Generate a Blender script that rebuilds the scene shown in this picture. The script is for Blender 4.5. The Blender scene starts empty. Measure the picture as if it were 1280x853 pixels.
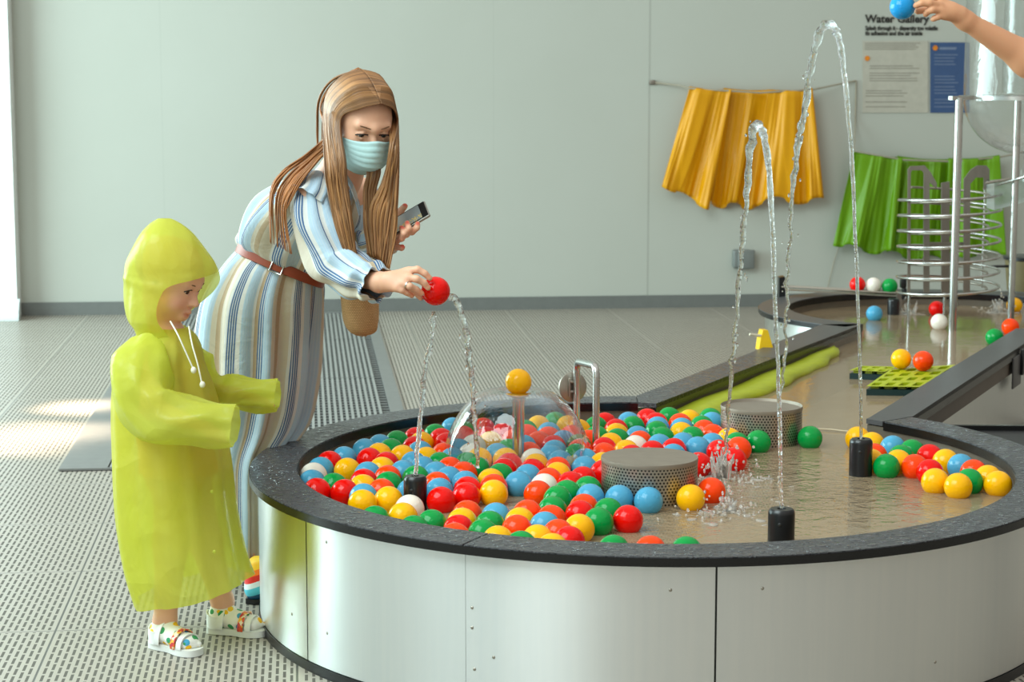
import bpy, bmesh, math, random
import numpy as np
from mathutils import Vector, Matrix

random.seed(7); np.random.seed(7)
SC = bpy.context.scene
COL = SC.collection
PI = math.pi

# ------------------------------------------------------------------ camera
FPX, YH, CAMH = 2480.0, 90.0, 1.58
PITCH = math.atan((426.5 - YH) / FPX)
CP, SP = math.cos(PITCH), math.sin(PITCH)
cam_d = bpy.data.cameras.new('camera'); cam = bpy.data.objects.new('camera', cam_d)
COL.objects.link(cam)
cam.location = (0, 0, CAMH); cam.rotation_euler = (PI/2 - PITCH, 0, 0)
cam_d.sensor_width = 36.0; cam_d.lens = 36.0 * FPX / 1280.0
cam_d.clip_end = 200; cam_d.clip_start = .05
cam_d.dof.use_dof = True; cam_d.dof.focus_distance = 5.55; cam_d.dof.aperture_fstop = 7.0
SC.camera = cam

# survey helpers: turn a measured direction into a point on a known plane of the place
def ray(x, y):
    a = (x - 640) / FPX; b = (426.5 - y) / FPX
    return Vector((a, CP + SP * b, -SP + CP * b))
def atz(x, y, z):
    r = ray(x, y); t = (z - CAMH) / r.z
    return Vector((r.x * t, r.y * t, z))
def aty(x, y, Y):
    r = ray(x, y); t = Y / r.y
    return Vector((r.x * t, Y, CAMH + r.z * t))

# ------------------------------------------------------------------ objects
def tag(o, label=None, cat=None, group=None, kind=None):
    if label: o['label'] = label
    if cat: o['category'] = cat
    if group: o['group'] = group
    if kind: o['kind'] = kind
    return o
def empty(name, loc, label=None, cat=None, group=None, kind=None):
    o = bpy.data.objects.new(name, None); COL.objects.link(o)
    o.location = loc; o.empty_display_size = .1
    return tag(o, label, cat, group, kind)
def world_of(o):
    m = o.matrix_parent_inverse @ o.matrix_basis if o.parent else o.matrix_basis.copy()
    return world_of(o.parent) @ m if o.parent else m
def link(name, me, mat=None, parent=None, smooth=True):
    o = bpy.data.objects.new(name, me); COL.objects.link(o)
    if mat is not None:
        idx = [p.material_index for p in me.polygons] if isinstance(mat, (list, tuple)) else None
        me.materials.clear()
        for m in (mat if isinstance(mat, (list, tuple)) else [mat]): me.materials.append(m)
        if idx: me.polygons.foreach_set('material_index', idx)
    if parent is not None:
        o.parent = parent
        w = world_of(parent)
        o.matrix_parent_inverse = w.inverted()
    if smooth:
        for p in me.polygons: p.use_smooth = True
    return o
def from_bm(name, bm, mat=None, parent=None, smooth=False, sharp=None):
    bmesh.ops.recalc_face_normals(bm, faces=bm.faces[:])
    me = bpy.data.meshes.new(name); bm.to_mesh(me); bm.free()
    o = link(name, me, mat, parent, smooth)
    if sharp is not None:
        for p in me.polygons: p.use_smooth = True
        me.set_sharp_from_angle(angle=math.radians(sharp))
    return o
def place_origin(o, loc):
    """move a mesh's origin to loc without moving the shape"""
    loc = Vector(loc); o.data.transform(Matrix.Translation(-loc)); o.location = loc
    return o

# ---- bmesh builders
def add_poly_prism(bm, pts, z0, z1):
    lo = [bm.verts.new((p[0], p[1], z0)) for p in pts]; hi = [bm.verts.new((p[0], p[1], z1)) for p in pts]
    n = len(pts)
    bm.faces.new(hi); bm.faces.new(lo[::-1])
    for i in range(n): bm.faces.new((lo[i], lo[(i+1) % n], hi[(i+1) % n], hi[i]))
def add_arc_prism(bm, c, r0, r1, a0, a1, z0, z1, n=48):
    q = []
    for i in range(n + 1):
        a = a0 + (a1 - a0) * i / n; ca, sa = math.cos(a), math.sin(a)
        q.append([bm.verts.new((c[0] + r * ca, c[1] + r * sa, z)) for (r, z) in ((r0, z0), (r1, z0), (r1, z1), (r0, z1))])
    for i in range(n):
        for k in range(4):
            bm.faces.new((q[i][k], q[i][(k+1) % 4], q[i+1][(k+1) % 4], q[i+1][k]))
    bm.faces.new(q[0]); bm.faces.new(q[-1][::-1])
def add_box(bm, c, s, M=None):
    r = bmesh.ops.create_cube(bm, size=1.0)
    m = Matrix.Translation(Vector(c)) @ (M.to_4x4() if M else Matrix.Identity(4)) @ Matrix.Diagonal((s[0], s[1], s[2], 1))
    bmesh.ops.transform(bm, matrix=m, verts=r['verts'])
    return r['verts']
def bevel(bm, w, seg=2, ang=.6):
    ed = [e for e in bm.edges if len(e.link_faces) == 2 and e.calc_face_angle(0) > ang]
    bmesh.ops.bevel(bm, geom=ed, offset=w, segments=seg, profile=.5, affect='EDGES', clamp_overlap=True)
def add_lathe(bm, c, prof, n=32, axis='Z', cap=True):
    rings = []
    for (r, z) in prof:
        if r < 1e-6:
            rings.append([bm.verts.new((c[0], c[1], c[2] + z))])
        else:
            rings.append([bm.verts.new((c[0] + r * math.cos(2*PI*i/n), c[1] + r * math.sin(2*PI*i/n), c[2] + z)) for i in range(n)])
    for a, b in zip(rings, rings[1:]):
        for i in range(n):
            j = (i + 1) % n
            if len(a) == 1 and len(b) == 1: continue
            if len(a) == 1: bm.faces.new((a[0], b[j], b[i]))
            elif len(b) == 1: bm.faces.new((a[i], a[j], b[0]))
            else: bm.faces.new((a[i], a[j], b[j], b[i]))
    if cap:
        if len(rings[0]) > 1: bm.faces.new(rings[0][::-1])
        if len(rings[-1]) > 1: bm.faces.new(rings[-1])
def catmull(P, n):
    P = [Vector(p) for p in P]; out = []
    for i in range(len(P) - 1):
        p0 = P[max(i-1, 0)]; p1 = P[i]; p2 = P[i+1]; p3 = P[min(i+2, len(P)-1)]
        for k in range(n):
            t = k / n
            out.append(.5 * ((2*p1) + (p2-p0)*t + (2*p0-5*p1+4*p2-p3)*t*t + (3*p1-p0-3*p2+p3)*t*t*t))
    out.append(P[-1]); return out
def lerp_list(L, n):
    out = []
    for i in range(len(L) - 1):
        for k in range(n): out.append(L[i] + (L[i+1] - L[i]) * k / n)
    out.append(L[-1]); return out
def add_tube(bm, pts, rad, n=10, flat=1.0, up=None, cap=True):
    pts = [Vector(p) for p in pts]
    if not isinstance(rad, (list, tuple)): rad = [rad] * len(pts)
    prev = None; rings = []
    for i, p in enumerate(pts):
        t = (pts[min(i+1, len(pts)-1)] - pts[max(i-1, 0)])
        if t.length < 1e-9: t = Vector((0, 0, 1))
        t.normalize()
        if prev is None:
            ref = Vector(up) if up else (Vector((0, 0, 1)) if abs(t.z) < .9 else Vector((1, 0, 0)))
            a = ref.cross(t)
        else: a = prev - t * prev.dot(t)
        if a.length < 1e-6: a = Vector((1, 0, 0)).cross(t)
        a.normalize(); b = t.cross(a); prev = a
        rings.append([bm.verts.new(p + a * (rad[i] * math.cos(2*PI*k/n)) + b * (flat * rad[i] * math.sin(2*PI*k/n))) for k in range(n)])
    for a, b in zip(rings, rings[1:]):
        for k in range(n): bm.faces.new((a[k], a[(k+1) % n], b[(k+1) % n], b[k]))
    if cap: bm.faces.new(rings[0][::-1]); bm.faces.new(rings[-1])
    return rings
def tube_obj(name, pts, rad, mat, parent=None, n=10, flat=1.0, up=None):
    bm = bmesh.new(); add_tube(bm, pts, rad, n, flat, up)
    return from_bm(name, bm, mat, parent, sharp=50)
def rounded(pts, r, n=6):
    """round the corners of a polyline"""
    pts = [Vector(p) for p in pts]; out = [pts[0]]
    for a, b, c in zip(pts, pts[1:], pts[2:]):
        u = (a - b); v = (c - b); k = min(r, u.length*.45, v.length*.45)
        p = b + u.normalized()*k; q = b + v.normalized()*k
        for i in range(n + 1):
            t = i / n; out.append((1-t)**2*p + 2*t*(1-t)*b + t*t*q)
    out.append(pts[-1]); return out

# ------------------------------------------------------------------ materials
def srgb(r, g, b):
    f = lambda c: (c/255/12.92) if c/255 <= .04045 else ((c/255 + .055)/1.055)**2.4
    return (f(r), f(g), f(b), 1)
class NT:
    def __init__(s, name):
        s.m = bpy.data.materials.new(name); s.m.use_nodes = True; s.t = s.m.node_tree; s.t.nodes.clear()
        s.out = s.n('ShaderNodeOutputMaterial')
    def n(s, typ, **kw):
        o = s.t.nodes.new(typ)
        for k, v in kw.items():
            if k.startswith('i_'):
                key = k[2:]; key = int(key) if key.isdigit() else key.replace('_', ' ')
                o.inputs[key].default_value = v
            else: setattr(o, k, v)
        return o
    def l(s, a, b): s.t.links.new(a, b)
    def pr(s, **kw):
        p = s.n('ShaderNodeBsdfPrincipled')
        for k, v in kw.items(): p.inputs[k.replace('_', ' ')].default_value = v
        s.l(p.outputs[0], s.out.inputs[0]); s.p = p; return p
    def math(s, op, a, b=None, c=None):
        o = s.n('ShaderNodeMath', operation=op)
        for i, v in enumerate((a, b, c)):
            if v is None: continue
            if isinstance(v, (int, float)): o.inputs[i].default_value = v
            else: s.l(v, o.inputs[i])
        return o.outputs[0]
    def ramp(s, fac, stops, interp='LINEAR'):
        r = s.n('ShaderNodeValToRGB'); cr = r.color_ramp; cr.interpolation = interp
        while len(cr.elements) < len(stops): cr.elements.new(.5)
        for e, (p, c) in zip(cr.elements, stops): e.position = p; e.color = c
        s.l(fac, r.inputs[0]); return r.outputs[0]
    def mix(s, fac, a, b, mode='MIX'):
        o = s.n('ShaderNodeMix', data_type='RGBA', blend_type=mode)
        for sock, v in ((o.inputs[0], fac), (o.inputs[6], a), (o.inputs[7], b)):
            if isinstance(v, (int, float, tuple)): sock.default_value = v
            else: s.l(v, sock)
        return o.outputs[2]
    def noise(s, scale, detail=3, rough=.5, vec=None, dist=0):
        o = s.n('ShaderNodeTexNoise'); o.inputs['Scale'].default_value = scale; o.inputs['Detail'].default_value = detail
        o.inputs['Roughness'].default_value = rough; o.inputs['Distortion'].default_value = dist
        if vec is not None: s.l(vec, o.inputs['Vector'])
        return o.outputs['Fac']
    def coord(s, which='Object'): return s.n('ShaderNodeTexCoord').outputs[which]
    def xyz(s, v):
        o = s.n('ShaderNodeSeparateXYZ'); s.l(v, o.inputs[0]); return o.outputs
    def mapping(s, v, scale=(1, 1, 1), rot=(0, 0, 0), loc=(0, 0, 0)):
        o = s.n('ShaderNodeMapping'); o.inputs['Scale'].default_value = scale; o.inputs['Rotation'].default_value = rot
        o.inputs['Location'].default_value = loc; s.l(v, o.inputs['Vector']); return o.outputs[0]
    def bump(s, h, strength=.3, dist=.01, target=None):
        b = s.n('ShaderNodeBump'); b.inputs['Strength'].default_value = strength; b.inputs['Distance'].default_value = dist
        s.l(h, b.inputs['Height']); s.l(b.outputs[0], (target or s.p).inputs['Normal']); return b.outputs[0]
def simple(name, col, rough=.5, metal=0, bump=None, var=.06, scale=20, **kw):
    """principled with a little procedural colour variation"""
    t = NT(name); p = t.pr(Roughness=rough, Metallic=metal, **kw)
    c = t.coord(); f = t.noise(scale, 4, .6, c)
    d = tuple(max(0, v*(1-var)) for v in col[:3]) + (1,); e = tuple(min(1, v*(1+var)) for v in col[:3]) + (1,)
    t.l(t.ramp(f, [(.3, d), (.7, e)]), p.inputs['Base Color'])
    if bump: t.bump(t.noise(bump[0], 4, .6, c), bump[1], bump[2])
    return t.m

M = {}
ANG = math.radians(6.0)
AR = Vector((math.cos(ANG), math.sin(ANG), 0)); AF = Vector((-math.sin(ANG), math.cos(ANG), 0))
def fl(u, v, z=0): return AR * u + AF * v + Vector((0, 0, z))

def mk_floor():
    t = NT('slotted_floor_tile'); p = t.pr(Roughness=.42)
    c = t.coord(); m = t.mapping(c, rot=(0, 0, -ANG)); x, y, z = t.xyz(m)
    pu, pv = .0192, .066
    col = t.math('DIVIDE', x, pu)
    colf = t.math('FLOOR', col)
    uf = t.math('ABSOLUTE', t.math('SUBTRACT', t.math('FRACT', col), .5))
    stag = t.math('MULTIPLY', t.math('FLOORED_MODULO', colf, 2.0), .5)
    vf = t.math('ABSOLUTE', t.math('SUBTRACT', t.math('FRACT', t.math('ADD', t.math('DIVIDE', y, pv), stag)), .5))
    slot = t.math('MULTIPLY', t.math('LESS_THAN', uf, .21), t.math('LESS_THAN', vf, .40))
    # tiles .69 m, brick-offset joints
    tv = t.math('DIVIDE', t.math('SUBTRACT', y, 5.6), .686)
    tvf = t.math('ABSOLUTE', t.math('SUBTRACT', t.math('FRACT', tv), .5))
    tu = t.math('DIVIDE', t.math('ADD', x, .72), .686)
    tuf = t.math('ABSOLUTE', t.math('SUBTRACT', t.math('FRACT', tu), .5))
    joint = t.math('MAXIMUM', t.math('GREATER_THAN', tvf, .4955), t.math('GREATER_THAN', tuf, .4955))
    edge = t.math('MAXIMUM', t.math('GREATER_THAN', tvf, .485), t.math('GREATER_THAN', tuf, .485))
    slot = t.math('MULTIPLY', slot, t.math('SUBTRACT', 1.0, edge))
    n1 = t.noise(1.3, 4, .6, c); n2 = t.noise(90, 3, .6, c)
    base = t.mix(n1, srgb(162, 155, 142), srgb(176, 169, 156))
    base = t.mix(t.math('MULTIPLY', n2, .25), base, srgb(130, 124, 112))
    cc = t.mix(slot, base, srgb(86, 82, 74)); cc = t.mix(joint, cc, srgb(80, 78, 72))  # slots are not cut: the shade in the holes is painted into the colour
    t.l(cc, p.inputs['Base Color'])
    t.l(t.math('ADD', .36, t.math('MULTIPLY', slot, .4)), p.inputs['Roughness'])
    h = t.math('SUBTRACT', 1.0, t.math('MAXIMUM', slot, joint))
    t.bump(h, .5, .004)
    return t.m
M['floor'] = mk_floor()

def mk_wall():
    t = NT('painted_wall_panel'); p = t.pr(Roughness=.55)
    c = t.coord(); m = t.mapping(c, rot=(0, 0, -ANG)); x, y, z = t.xyz(m)
    n = t.noise(1.5, 3, .5, c)
    base = t.mix(n, srgb(172, 174, 163), srgb(178, 180, 170))
    # panel joints
    d = None
    for u in [(lambda r_: (r_.x*AR.x + r_.y*AR.y) * 13.15 / (r_.x*AF.x + r_.y*AF.y))(ray(q, 200)) for q in (811, 617, 204)]:
        k = t.math('LESS_THAN', t.math('ABSOLUTE', t.math('SUBTRACT', x, u)), .006 if d is None else .003)
        k = k if d is None else t.math('MULTIPLY', k, .3)
        d = k if d is None else t.math('MAXIMUM', d, k)
    t.l(t.mix(t.math('MULTIPLY', d, .35), base, srgb(120, 118, 108)), p.inputs['Base Color'])
    t.bump(t.noise(60, 3, .5, c), .05, .002)
    return t.m

def mk_steel_panel():
    t = NT('brushed_stainless_panel'); p = t.pr(Metallic=1.0, Roughness=.34, Anisotropic=.9, Anisotropic_Rotation=.25)
    c = t.coord(); m = t.mapping(c, scale=(14, 14, .5)); n = t.noise(4, 3, .5, m)
    t.l(t.ramp(n, [(.3, srgb(230, 233, 231)), (.7, srgb(234, 236, 233))]), p.inputs['Base Color'])
    tg = t.n('ShaderNodeTangent', direction_type='RADIAL', axis='Z'); t.l(tg.outputs[0], p.inputs['Tangent'])
    n2 = t.noise(35, 3, .5, c); t.l(t.math('ADD', .33, t.math('MULTIPLY', n2, .02)), p.inputs['Roughness'])
    return t.m
M['panel'] = mk_steel_panel()
def mk_steel(name, col, rough):
    t = NT(name); p = t.pr(Metallic=1.0, Roughness=rough)
    c = t.coord(); n = t.noise(40, 4, .6, t.mapping(c, scale=(1, 1, .15)))
    d = tuple(v*.85 for v in col[:3]) + (1,)
    t.l(t.ramp(n, [(.3, d), (.7, col)]), p.inputs['Base Color']); t.bump(n, .05, .002); return t.m
M['steel'] = mk_steel('polished_steel', srgb(205, 205, 200), .22)
M['steel_dull'] = mk_steel('dull_steel', srgb(175, 168, 156), .42)
M['steel_plate'] = mk_steel('grey_steel_plate', srgb(150, 142, 132), .5)

def mk_rim():
    t = NT('wet_slate_rim'); p = t.pr(Roughness=.3)
    c = t.coord(); n1 = t.noise(6, 4, .6, c); n2 = t.noise(150, 2, .6, c)
    base = t.mix(n1, srgb(58, 58, 61), srgb(74, 74, 78)); base = t.mix(t.math('MULTIPLY', n2, .22), base, srgb(104, 104, 108))
    t.l(base, p.inputs['Base Color'])
    # beads and small puddles of water
    w = t.noise(58, 3, .55, t.mapping(c, scale=(.6, 1.5, 1)), 1.0)
    drop = t.ramp(w, [(.50, (0, 0, 0, 1)), (.56, (1, 1, 1, 1))])
    v = t.n('ShaderNodeTexVoronoi', feature='F1'); v.inputs['Scale'].default_value = 120; t.l(c, v.inputs['Vector'])
    bead = t.ramp(v.outputs['Distance'], [(.12, (1, 1, 1, 1)), (.34, (0, 0, 0, 1))])
    h = t.math('ADD', drop, t.math('MULTIPLY', bead, .55))
    t.l(t.math('SUBTRACT', .33, t.math('MULTIPLY', drop, .16)), p.inputs['Roughness'])
    t.bump(h, .9, .004)
    return t.m
M['rim'] = mk_rim()
M['rail'] = simple('dark_grey_rail', srgb(74, 73, 74), .38, bump=(90, .12, .002))
M['black'] = simple('black_plastic', srgb(18, 19, 21), .28)
M['black_edge'] = simple('black_rim_edge', srgb(13, 13, 14), .22)
M['matte_black'] = simple('matte_black_board', srgb(34, 35, 35), .5)
M['inner'] = simple('basin_inner_wall', srgb(112, 104, 92), .35, metal=.4)
M['bottom'] = simple('basin_bottom', srgb(214, 188, 150), .6, var=.12, scale=5)

def mk_water():
    t = NT('rippled_water')
    tr = t.n('ShaderNodeBsdfTransparent'); tr.inputs[0].default_value = (.90, .88, .84, 1)
    gl = t.n('ShaderNodeBsdfGlossy'); gl.inputs['Roughness'].default_value = .04
    fr = t.n('ShaderNodeFresnel'); fr.inputs['IOR'].default_value = 1.36
    df = t.n('ShaderNodeBsdfDiffuse'); df.inputs[0].default_value = srgb(196, 172, 138)
    ms = t.n('ShaderNodeMixShader'); ms.inputs[0].default_value = .5; t.l(tr.outputs[0], ms.inputs[1]); t.l(df.outputs[0], ms.inputs[2])
    mx = t.n('ShaderNodeMixShader'); t.l(fr.outputs[0], mx.inputs[0]); t.l(ms.outputs[0], mx.inputs[1]); t.l(gl.outputs[0], mx.inputs[2])
    t.l(mx.outputs[0], t.out.inputs[0])
    c = t.coord(); x, y, z = t.xyz(c)
    # rougher water where the jets fall, calm towards the right and far ends
    dx = t.math('SUBTRACT', x, .62); dy = t.math('SUBTRACT', y, 5.65)
    rr = t.math('SQRT', t.math('ADD', t.math('MULTIPLY', dx, dx), t.math('MULTIPLY', dy, dy)))
    near = t.ramp(rr, [(.1, (1, 1, 1, 1)), (.80, (.04, .04, .04, 1))])
    n = t.math('ADD', t.noise(16, 3, .55, c, .8), t.math('MULTIPLY', t.noise(45, 2, .5, c, .5), .35))
    h = t.math('MULTIPLY', n, near)
    b = t.n('ShaderNodeBump'); b.inputs['Strength'].default_value = .6; b.inputs['Distance'].default_value = .03
    t.l(h, b.inputs['Height'])
    t.l(b.outputs[0], gl.inputs['Normal']); t.l(b.outputs[0], fr.inputs['Normal'])
    return t.m
M['water'] = mk_water()
def mk_jet():
    t = NT('clear_jet_water'); p = t.pr(Roughness=.02, IOR=1.33, Transmission_Weight=1.0); p.inputs['Base Color'].default_value = (.96, .98, .98, 1)
    t.bump(t.noise(55, 3, .6, t.mapping(t.coord(), scale=(1, 1, .5)), 1.0), .8, .012)
    return t.m
M['jet'] = mk_jet()
def mk_film(name, tint, amt, rough=.05):
    t = NT(name); tr = t.n('ShaderNodeBsdfTransparent'); tr.inputs[0].default_value = tint
    gl = t.n('ShaderNodeBsdfGlossy'); gl.inputs['Roughness'].default_value = rough
    lw = t.n('ShaderNodeLayerWeight'); lw.inputs[0].default_value = .35
    c = t.coord(); n = t.noise(9, 3, .6, t.mapping(c, scale=(1, 1, .35)), 1.5)
    f = t.math('MULTIPLY', t.ramp(lw.outputs['Facing'], [(.1, (.07, .07, .07, 1)), (.9, (.85, .85, .85, 1))]), t.math('ADD', .5, t.math('MULTIPLY', n, amt)))
    mx = t.n('ShaderNodeMixShader'); t.l(f, mx.inputs[0]); t.l(tr.outputs[0], mx.inputs[1]); t.l(gl.outputs[0], mx.inputs[2])
    t.l(mx.outputs[0], t.out.inputs[0])
    b = t.n('ShaderNodeBump'); b.inputs['Strength'].default_value = .5; b.inputs['Distance'].default_value = .01
    t.l(n, b.inputs['Height']); t.l(b.outputs[0], gl.inputs['Normal'])
    return t.m
M['film'] = mk_film('thin_water_film', (.93, .95, .94, 1), 1.0)
M['acrylic'] = mk_film('clear_acrylic', (.95, .965, .96, 1), .4, .03)
def mk_foam():
    t = NT('splash_foam'); p = t.pr(Roughness=.1, IOR=1.33, Transmission_Weight=.75); p.inputs['Base Color'].default_value = (.93, .9, .85, 1)
    t.bump(t.noise(80, 2, .5, t.coord()), .4, .005); return t.m
M['foam'] = mk_foam()

def mk_ball(name, col, sss=.0):
    t = NT(name); p = t.pr(Roughness=.13, IOR=1.40, Specular_IOR_Level=.4)
    c = t.coord(); n = t.noise(14, 3, .5, c)
    d = tuple(v*.94 for v in col[:3]) + (1,)
    t.l(t.ramp(n, [(.3, d), (.7, col)]), p.inputs['Base Color'])
    # stray drops of water on the shell
    v = t.n('ShaderNodeTexVoronoi', feature='F1'); v.inputs['Scale'].default_value = 60; t.l(c, v.inputs['Vector'])
    t.bump(t.ramp(v.outputs['Distance'], [(.1, (1, 1, 1, 1)), (.3, (0, 0, 0, 1))]), .25, .002)
    return t.m
BC = dict(R=srgb(236, 12, 4), O=srgb(255, 68, 4), Y=srgb(255, 184, 4), B=srgb(78, 160, 196), G=srgb(0, 148, 64), W=srgb(236, 226, 212))
BN = dict(R='red', O='orange-red', Y='yellow', B='blue', G='green', W='white')
for k, v in BC.items(): M['ball'+k] = mk_ball('glossy_%s_plastic' % BN[k].replace('-', '_'), v)
# ================================================================== SETTING
M['wall'] = mk_wall()
V0 = 13.15
def quad_obj(name, pts, mat, thick=None):
    bm = bmesh.new(); bm.faces.new([bm.verts.new(p) for p in pts]); return from_bm(name, bm, mat)
bm = bmesh.new()
def fbox(bm, u0, u1, v0, v1, z0, z1):
    add_poly_prism(bm, [fl(u0, v0), fl(u1, v0), fl(u1, v1), fl(u0, v1)], z0, z1)
fbox(bm, -9, 9, -6, V0 + .2, -.12, 0); tag(from_bm('floor', bm, M['floor']), kind='structure')
bm = bmesh.new(); fbox(bm, -9, 9, V0, V0 + .2, 0, 4.2); tag(from_bm('wall_back', bm, M['wall']), kind='structure')
M['base'] = simple('grey_baseboard', srgb(104, 106, 102), .45)
bm = bmesh.new(); fbox(bm, -9, 9, V0 - .018, V0, 0, .085); bevel(bm, .004); tag(from_bm('baseboard_back', bm, M['base']), kind='structure')
# white column by the window at the left edge
M['white_wall'] = simple('white_painted_column', srgb(238, 240, 238), .5)
pl = atz(26, 399, 0); ul, vl = pl.dot(AR), pl.dot(AF)
bm = bmesh.new(); fbox(bm, ul - .75, ul - .02, vl, V0 - .0, 0, 4.2); bevel(bm, .012); tag(from_bm('wall_left', bm, M['white_wall']), kind='structure')
M['pale_base'] = simple('pale_cove_skirting', srgb(196, 204, 202), .4)
bm = bmesh.new()
prof = [(-.10, 0), (-.10, .012), (-.085, .06), (-.05, .105), (-.008, .13), (0, .13), (0, 0)]
for k, u in enumerate((ul - .75, ul + .035)):
    pass
lo = [bm.verts.new(fl(ul - .75, vl + d, z)) for d, z in prof]; hi = [bm.verts.new(fl(ul - .0, vl + d, z)) for d, z in prof]
for i in range(len(prof)): bm.faces.new((lo[i], lo[(i+1) % 7], hi[(i+1) % 7], hi[i]))
bm.faces.new(lo[::-1]); bm.faces.new(hi)
tag(from_bm('baseboard_left', bm, M['pale_base'], sharp=40), kind='structure')

# floor grating let into the floor between two grey frames
M['grate'] = simple('grey_grating_bars', srgb(150, 152, 148), .4, metal=.2)
M['grate_dark'] = simple('grating_gap_shade', srgb(30, 31, 31), .7)
M['frame_grey'] = simple('grey_steel_frame', srgb(128, 129, 126), .45, metal=.3)
g0, g1, w0, w1 = -.985, .455, 7.915, 13.05
gr = empty('floor_grate', fl((g0+g1)/2, (w0+w1)/2, 0), 'long grey slatted floor grate in a steel frame, running from the child to the wall', 'floor grate')
bm = bmesh.new(); fbox(bm, g0, g1, w0, w1, .0005, .003); from_bm('pit', bm, M['grate_dark'], gr)  # flat dark sheet under the bars, shade of the gaps put into its colour
bm = bmesh.new()
fbox(bm, g0, g0 + .19, w0, w1, .003, .011); fbox(bm, g1 - .065, g1, w0, w1, .003, .011)
fbox(bm, g0 + .19, g1 - .065, w1 - .05, w1, .003, .011); fbox(bm, g0 + .19, g1 - .065, w0, w0 + .012, .003, .011); bevel(bm, .002, 1)
from_bm('frame', bm, M['frame_grey'], gr)
vs = [w0 + .02, 8.67, 10.19, 11.71, w1 - .055]
for a, b in zip(vs, vs[1:]):
    bm = bmesh.new(); n = int((g1 - .07 - g0 - .195) / .0262)
    for i in range(n):
        u = g0 + .197 + i * .0262; fbox(bm, u, u + .0125, a + .006, b - .006, .003, .010)
    for v in np.arange(a + .03, b, .075): fbox(bm, g0 + .196, g1 - .068, v, v + .005, .003, .0075)
    from_bm('grate_panel', bm, M['grate'], gr)

# ================================================================== WATER TABLE
ZR, ZW, ZF = .44, .375, .17          # rim top, water level, basin bottom
C1, RI, RO = Vector((.415, 5.77, 0)), 1.042, 1.184
C2, RI2, RO2 = Vector((2.10, 9.55, 0)), .75, .90
def arc(c, r, a0, a1, n=64): return [Vector((c.x + r*math.cos(a0+(a1-a0)*i/n), c.y + r*math.sin(a0+(a1-a0)*i/n), 0)) for i in range(n+1)]
D = math.radians
wt = empty('water_table', (C1.x, C1.y, 0), 'large water play table, two round steel-clad basins with dark rims joined by a channel', 'water table')
def ang(px, py, z): p = atz(px, py, z); return math.atan2(p.y - C1.y, p.x - C1.x)
def norm(a, lo): 
    while a < lo: a += 2*PI
    return a
rim_cuts = [D(88.7), norm(ang(420, 532, ZR), D(88)), norm(ang(590, 676, ZR), D(88)), D(352), D(399.3)]
for a, b in zip(rim_cuts, rim_cuts[1:]):
    g = .0022
    bm = bmesh.new(); add_arc_prism(bm, C1, RI + .004, RO - .003, a + g, b - g, ZR - .016, ZR, 72)
    bevel(bm, .004, 2, .9); r_ = from_bm('rim', bm, M['rim'], wt, sharp=40)
bm = bmesh.new()
add_arc_prism(bm, C1, RI, RI + .020, D(88.7), D(399.3), ZR - .030, ZR - .004, 160)
add_arc_prism(bm, C1, RO - .022, RO, D(88.7), D(399.3), ZR - .024, ZR - .003, 160)
add_arc_prism(bm, C1, RI + .02, RO - .022, D(88.7), D(399.3), ZR - .028, ZR - .018, 160)
from_bm('rim_edging', bm, M['black_edge'], wt, sharp=40)
# beads and little puddles of water standing on the wet rim
M['bead_water'] = mk_film('standing_water_beads', (.82, .84, .86, 1), .3, .03)
rb = random.Random(21); bm = bmesh.new()
for _ in range(1150):
    a = rb.uniform(D(150), D(396)); r = rb.uniform(RI + .012, RO - .012); q = Vector((C1.x + r*math.cos(a), C1.y + r*math.sin(a), ZR))
    s = rb.choice((.002, .003, .003, .004, .005, .007, .009)) * rb.uniform(.8, 1.2)
    v = bmesh.ops.create_icosphere(bm, subdivisions=1 if s < .005 else 2, radius=s)['verts']
    ph = rb.uniform(0, 6)
    for w in v:
        t_ = math.atan2(w.co.y, w.co.x); k = 1 + .22*math.sin(2*t_ + ph) + .14*math.sin(3*t_ - ph); w.co.x *= k; w.co.y *= k; w.co.z = max(w.co.z, -.1*s) * min(.42, .0019/s)
    bmesh.ops.transform(bm, matrix=Matrix.Translation(q) @ Matrix.Rotation(a + PI/2 + rb.gauss(0, .5), 4, 'Z') @ Matrix.Diagonal((rb.uniform(1, 2.0), 1, 1, 1)), verts=v)
tag(from_bm('water_beads', bm, M['bead_water'], wt, smooth=True), kind='stuff')
# side panels
RB = 1.158
pc = sorted([norm(ang(381, 650, .41), D(88)), norm(ang(589, 690, .41), D(88)), norm(ang(897, 711, .41), D(88)), D(92), D(330), D(397)])
M['screw'] = M['steel_dull']
def screw(parent, px, py, R=RB):
    # on the curved side: march along the sight line to the cylinder
    d = ray(px, py); o = Vector((0, 0, CAMH))
    a = d.x**2 + d.y**2; b = -2*(d.x*C1.x + d.y*C1.y); c = C1.x**2 + C1.y**2 - R*R
    t = (-b - math.sqrt(b*b - 4*a*c)) / (2*a); p = o + d*t
    n = Vector((p.x - C1.x, p.y - C1.y, 0)).normalized()
    bm = bmesh.new(); add_lathe(bm, (0, 0, 0), [(0, .002), (.003, .0016), (.0045, 0), (.0045, -.001)], 12)
    bmesh.ops.transform(bm, matrix=Matrix.Translation(p) @ n.to_track_quat('Z', 'Y').to_matrix().to_4x4(), verts=bm.verts)
    from_bm('screw', bm, M['screw'], parent, smooth=True)
panels = []
for a, b in zip(pc, pc[1:]):
    bm = bmesh.new(); g = .0022 if abs(a - norm(ang(589, 690, .41), D(88))) > .01 else .0004
    add_arc_prism(bm, C1, RB - .004, RB, a + g, b - (.0004 if abs(b - norm(ang(589, 690, .41), D(88))) < .01 else .0022), .028, ZR - .022, 60)
    panels.append((a, b, from_bm('side_panel', bm, M['panel'], wt, sharp=40)))
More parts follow.
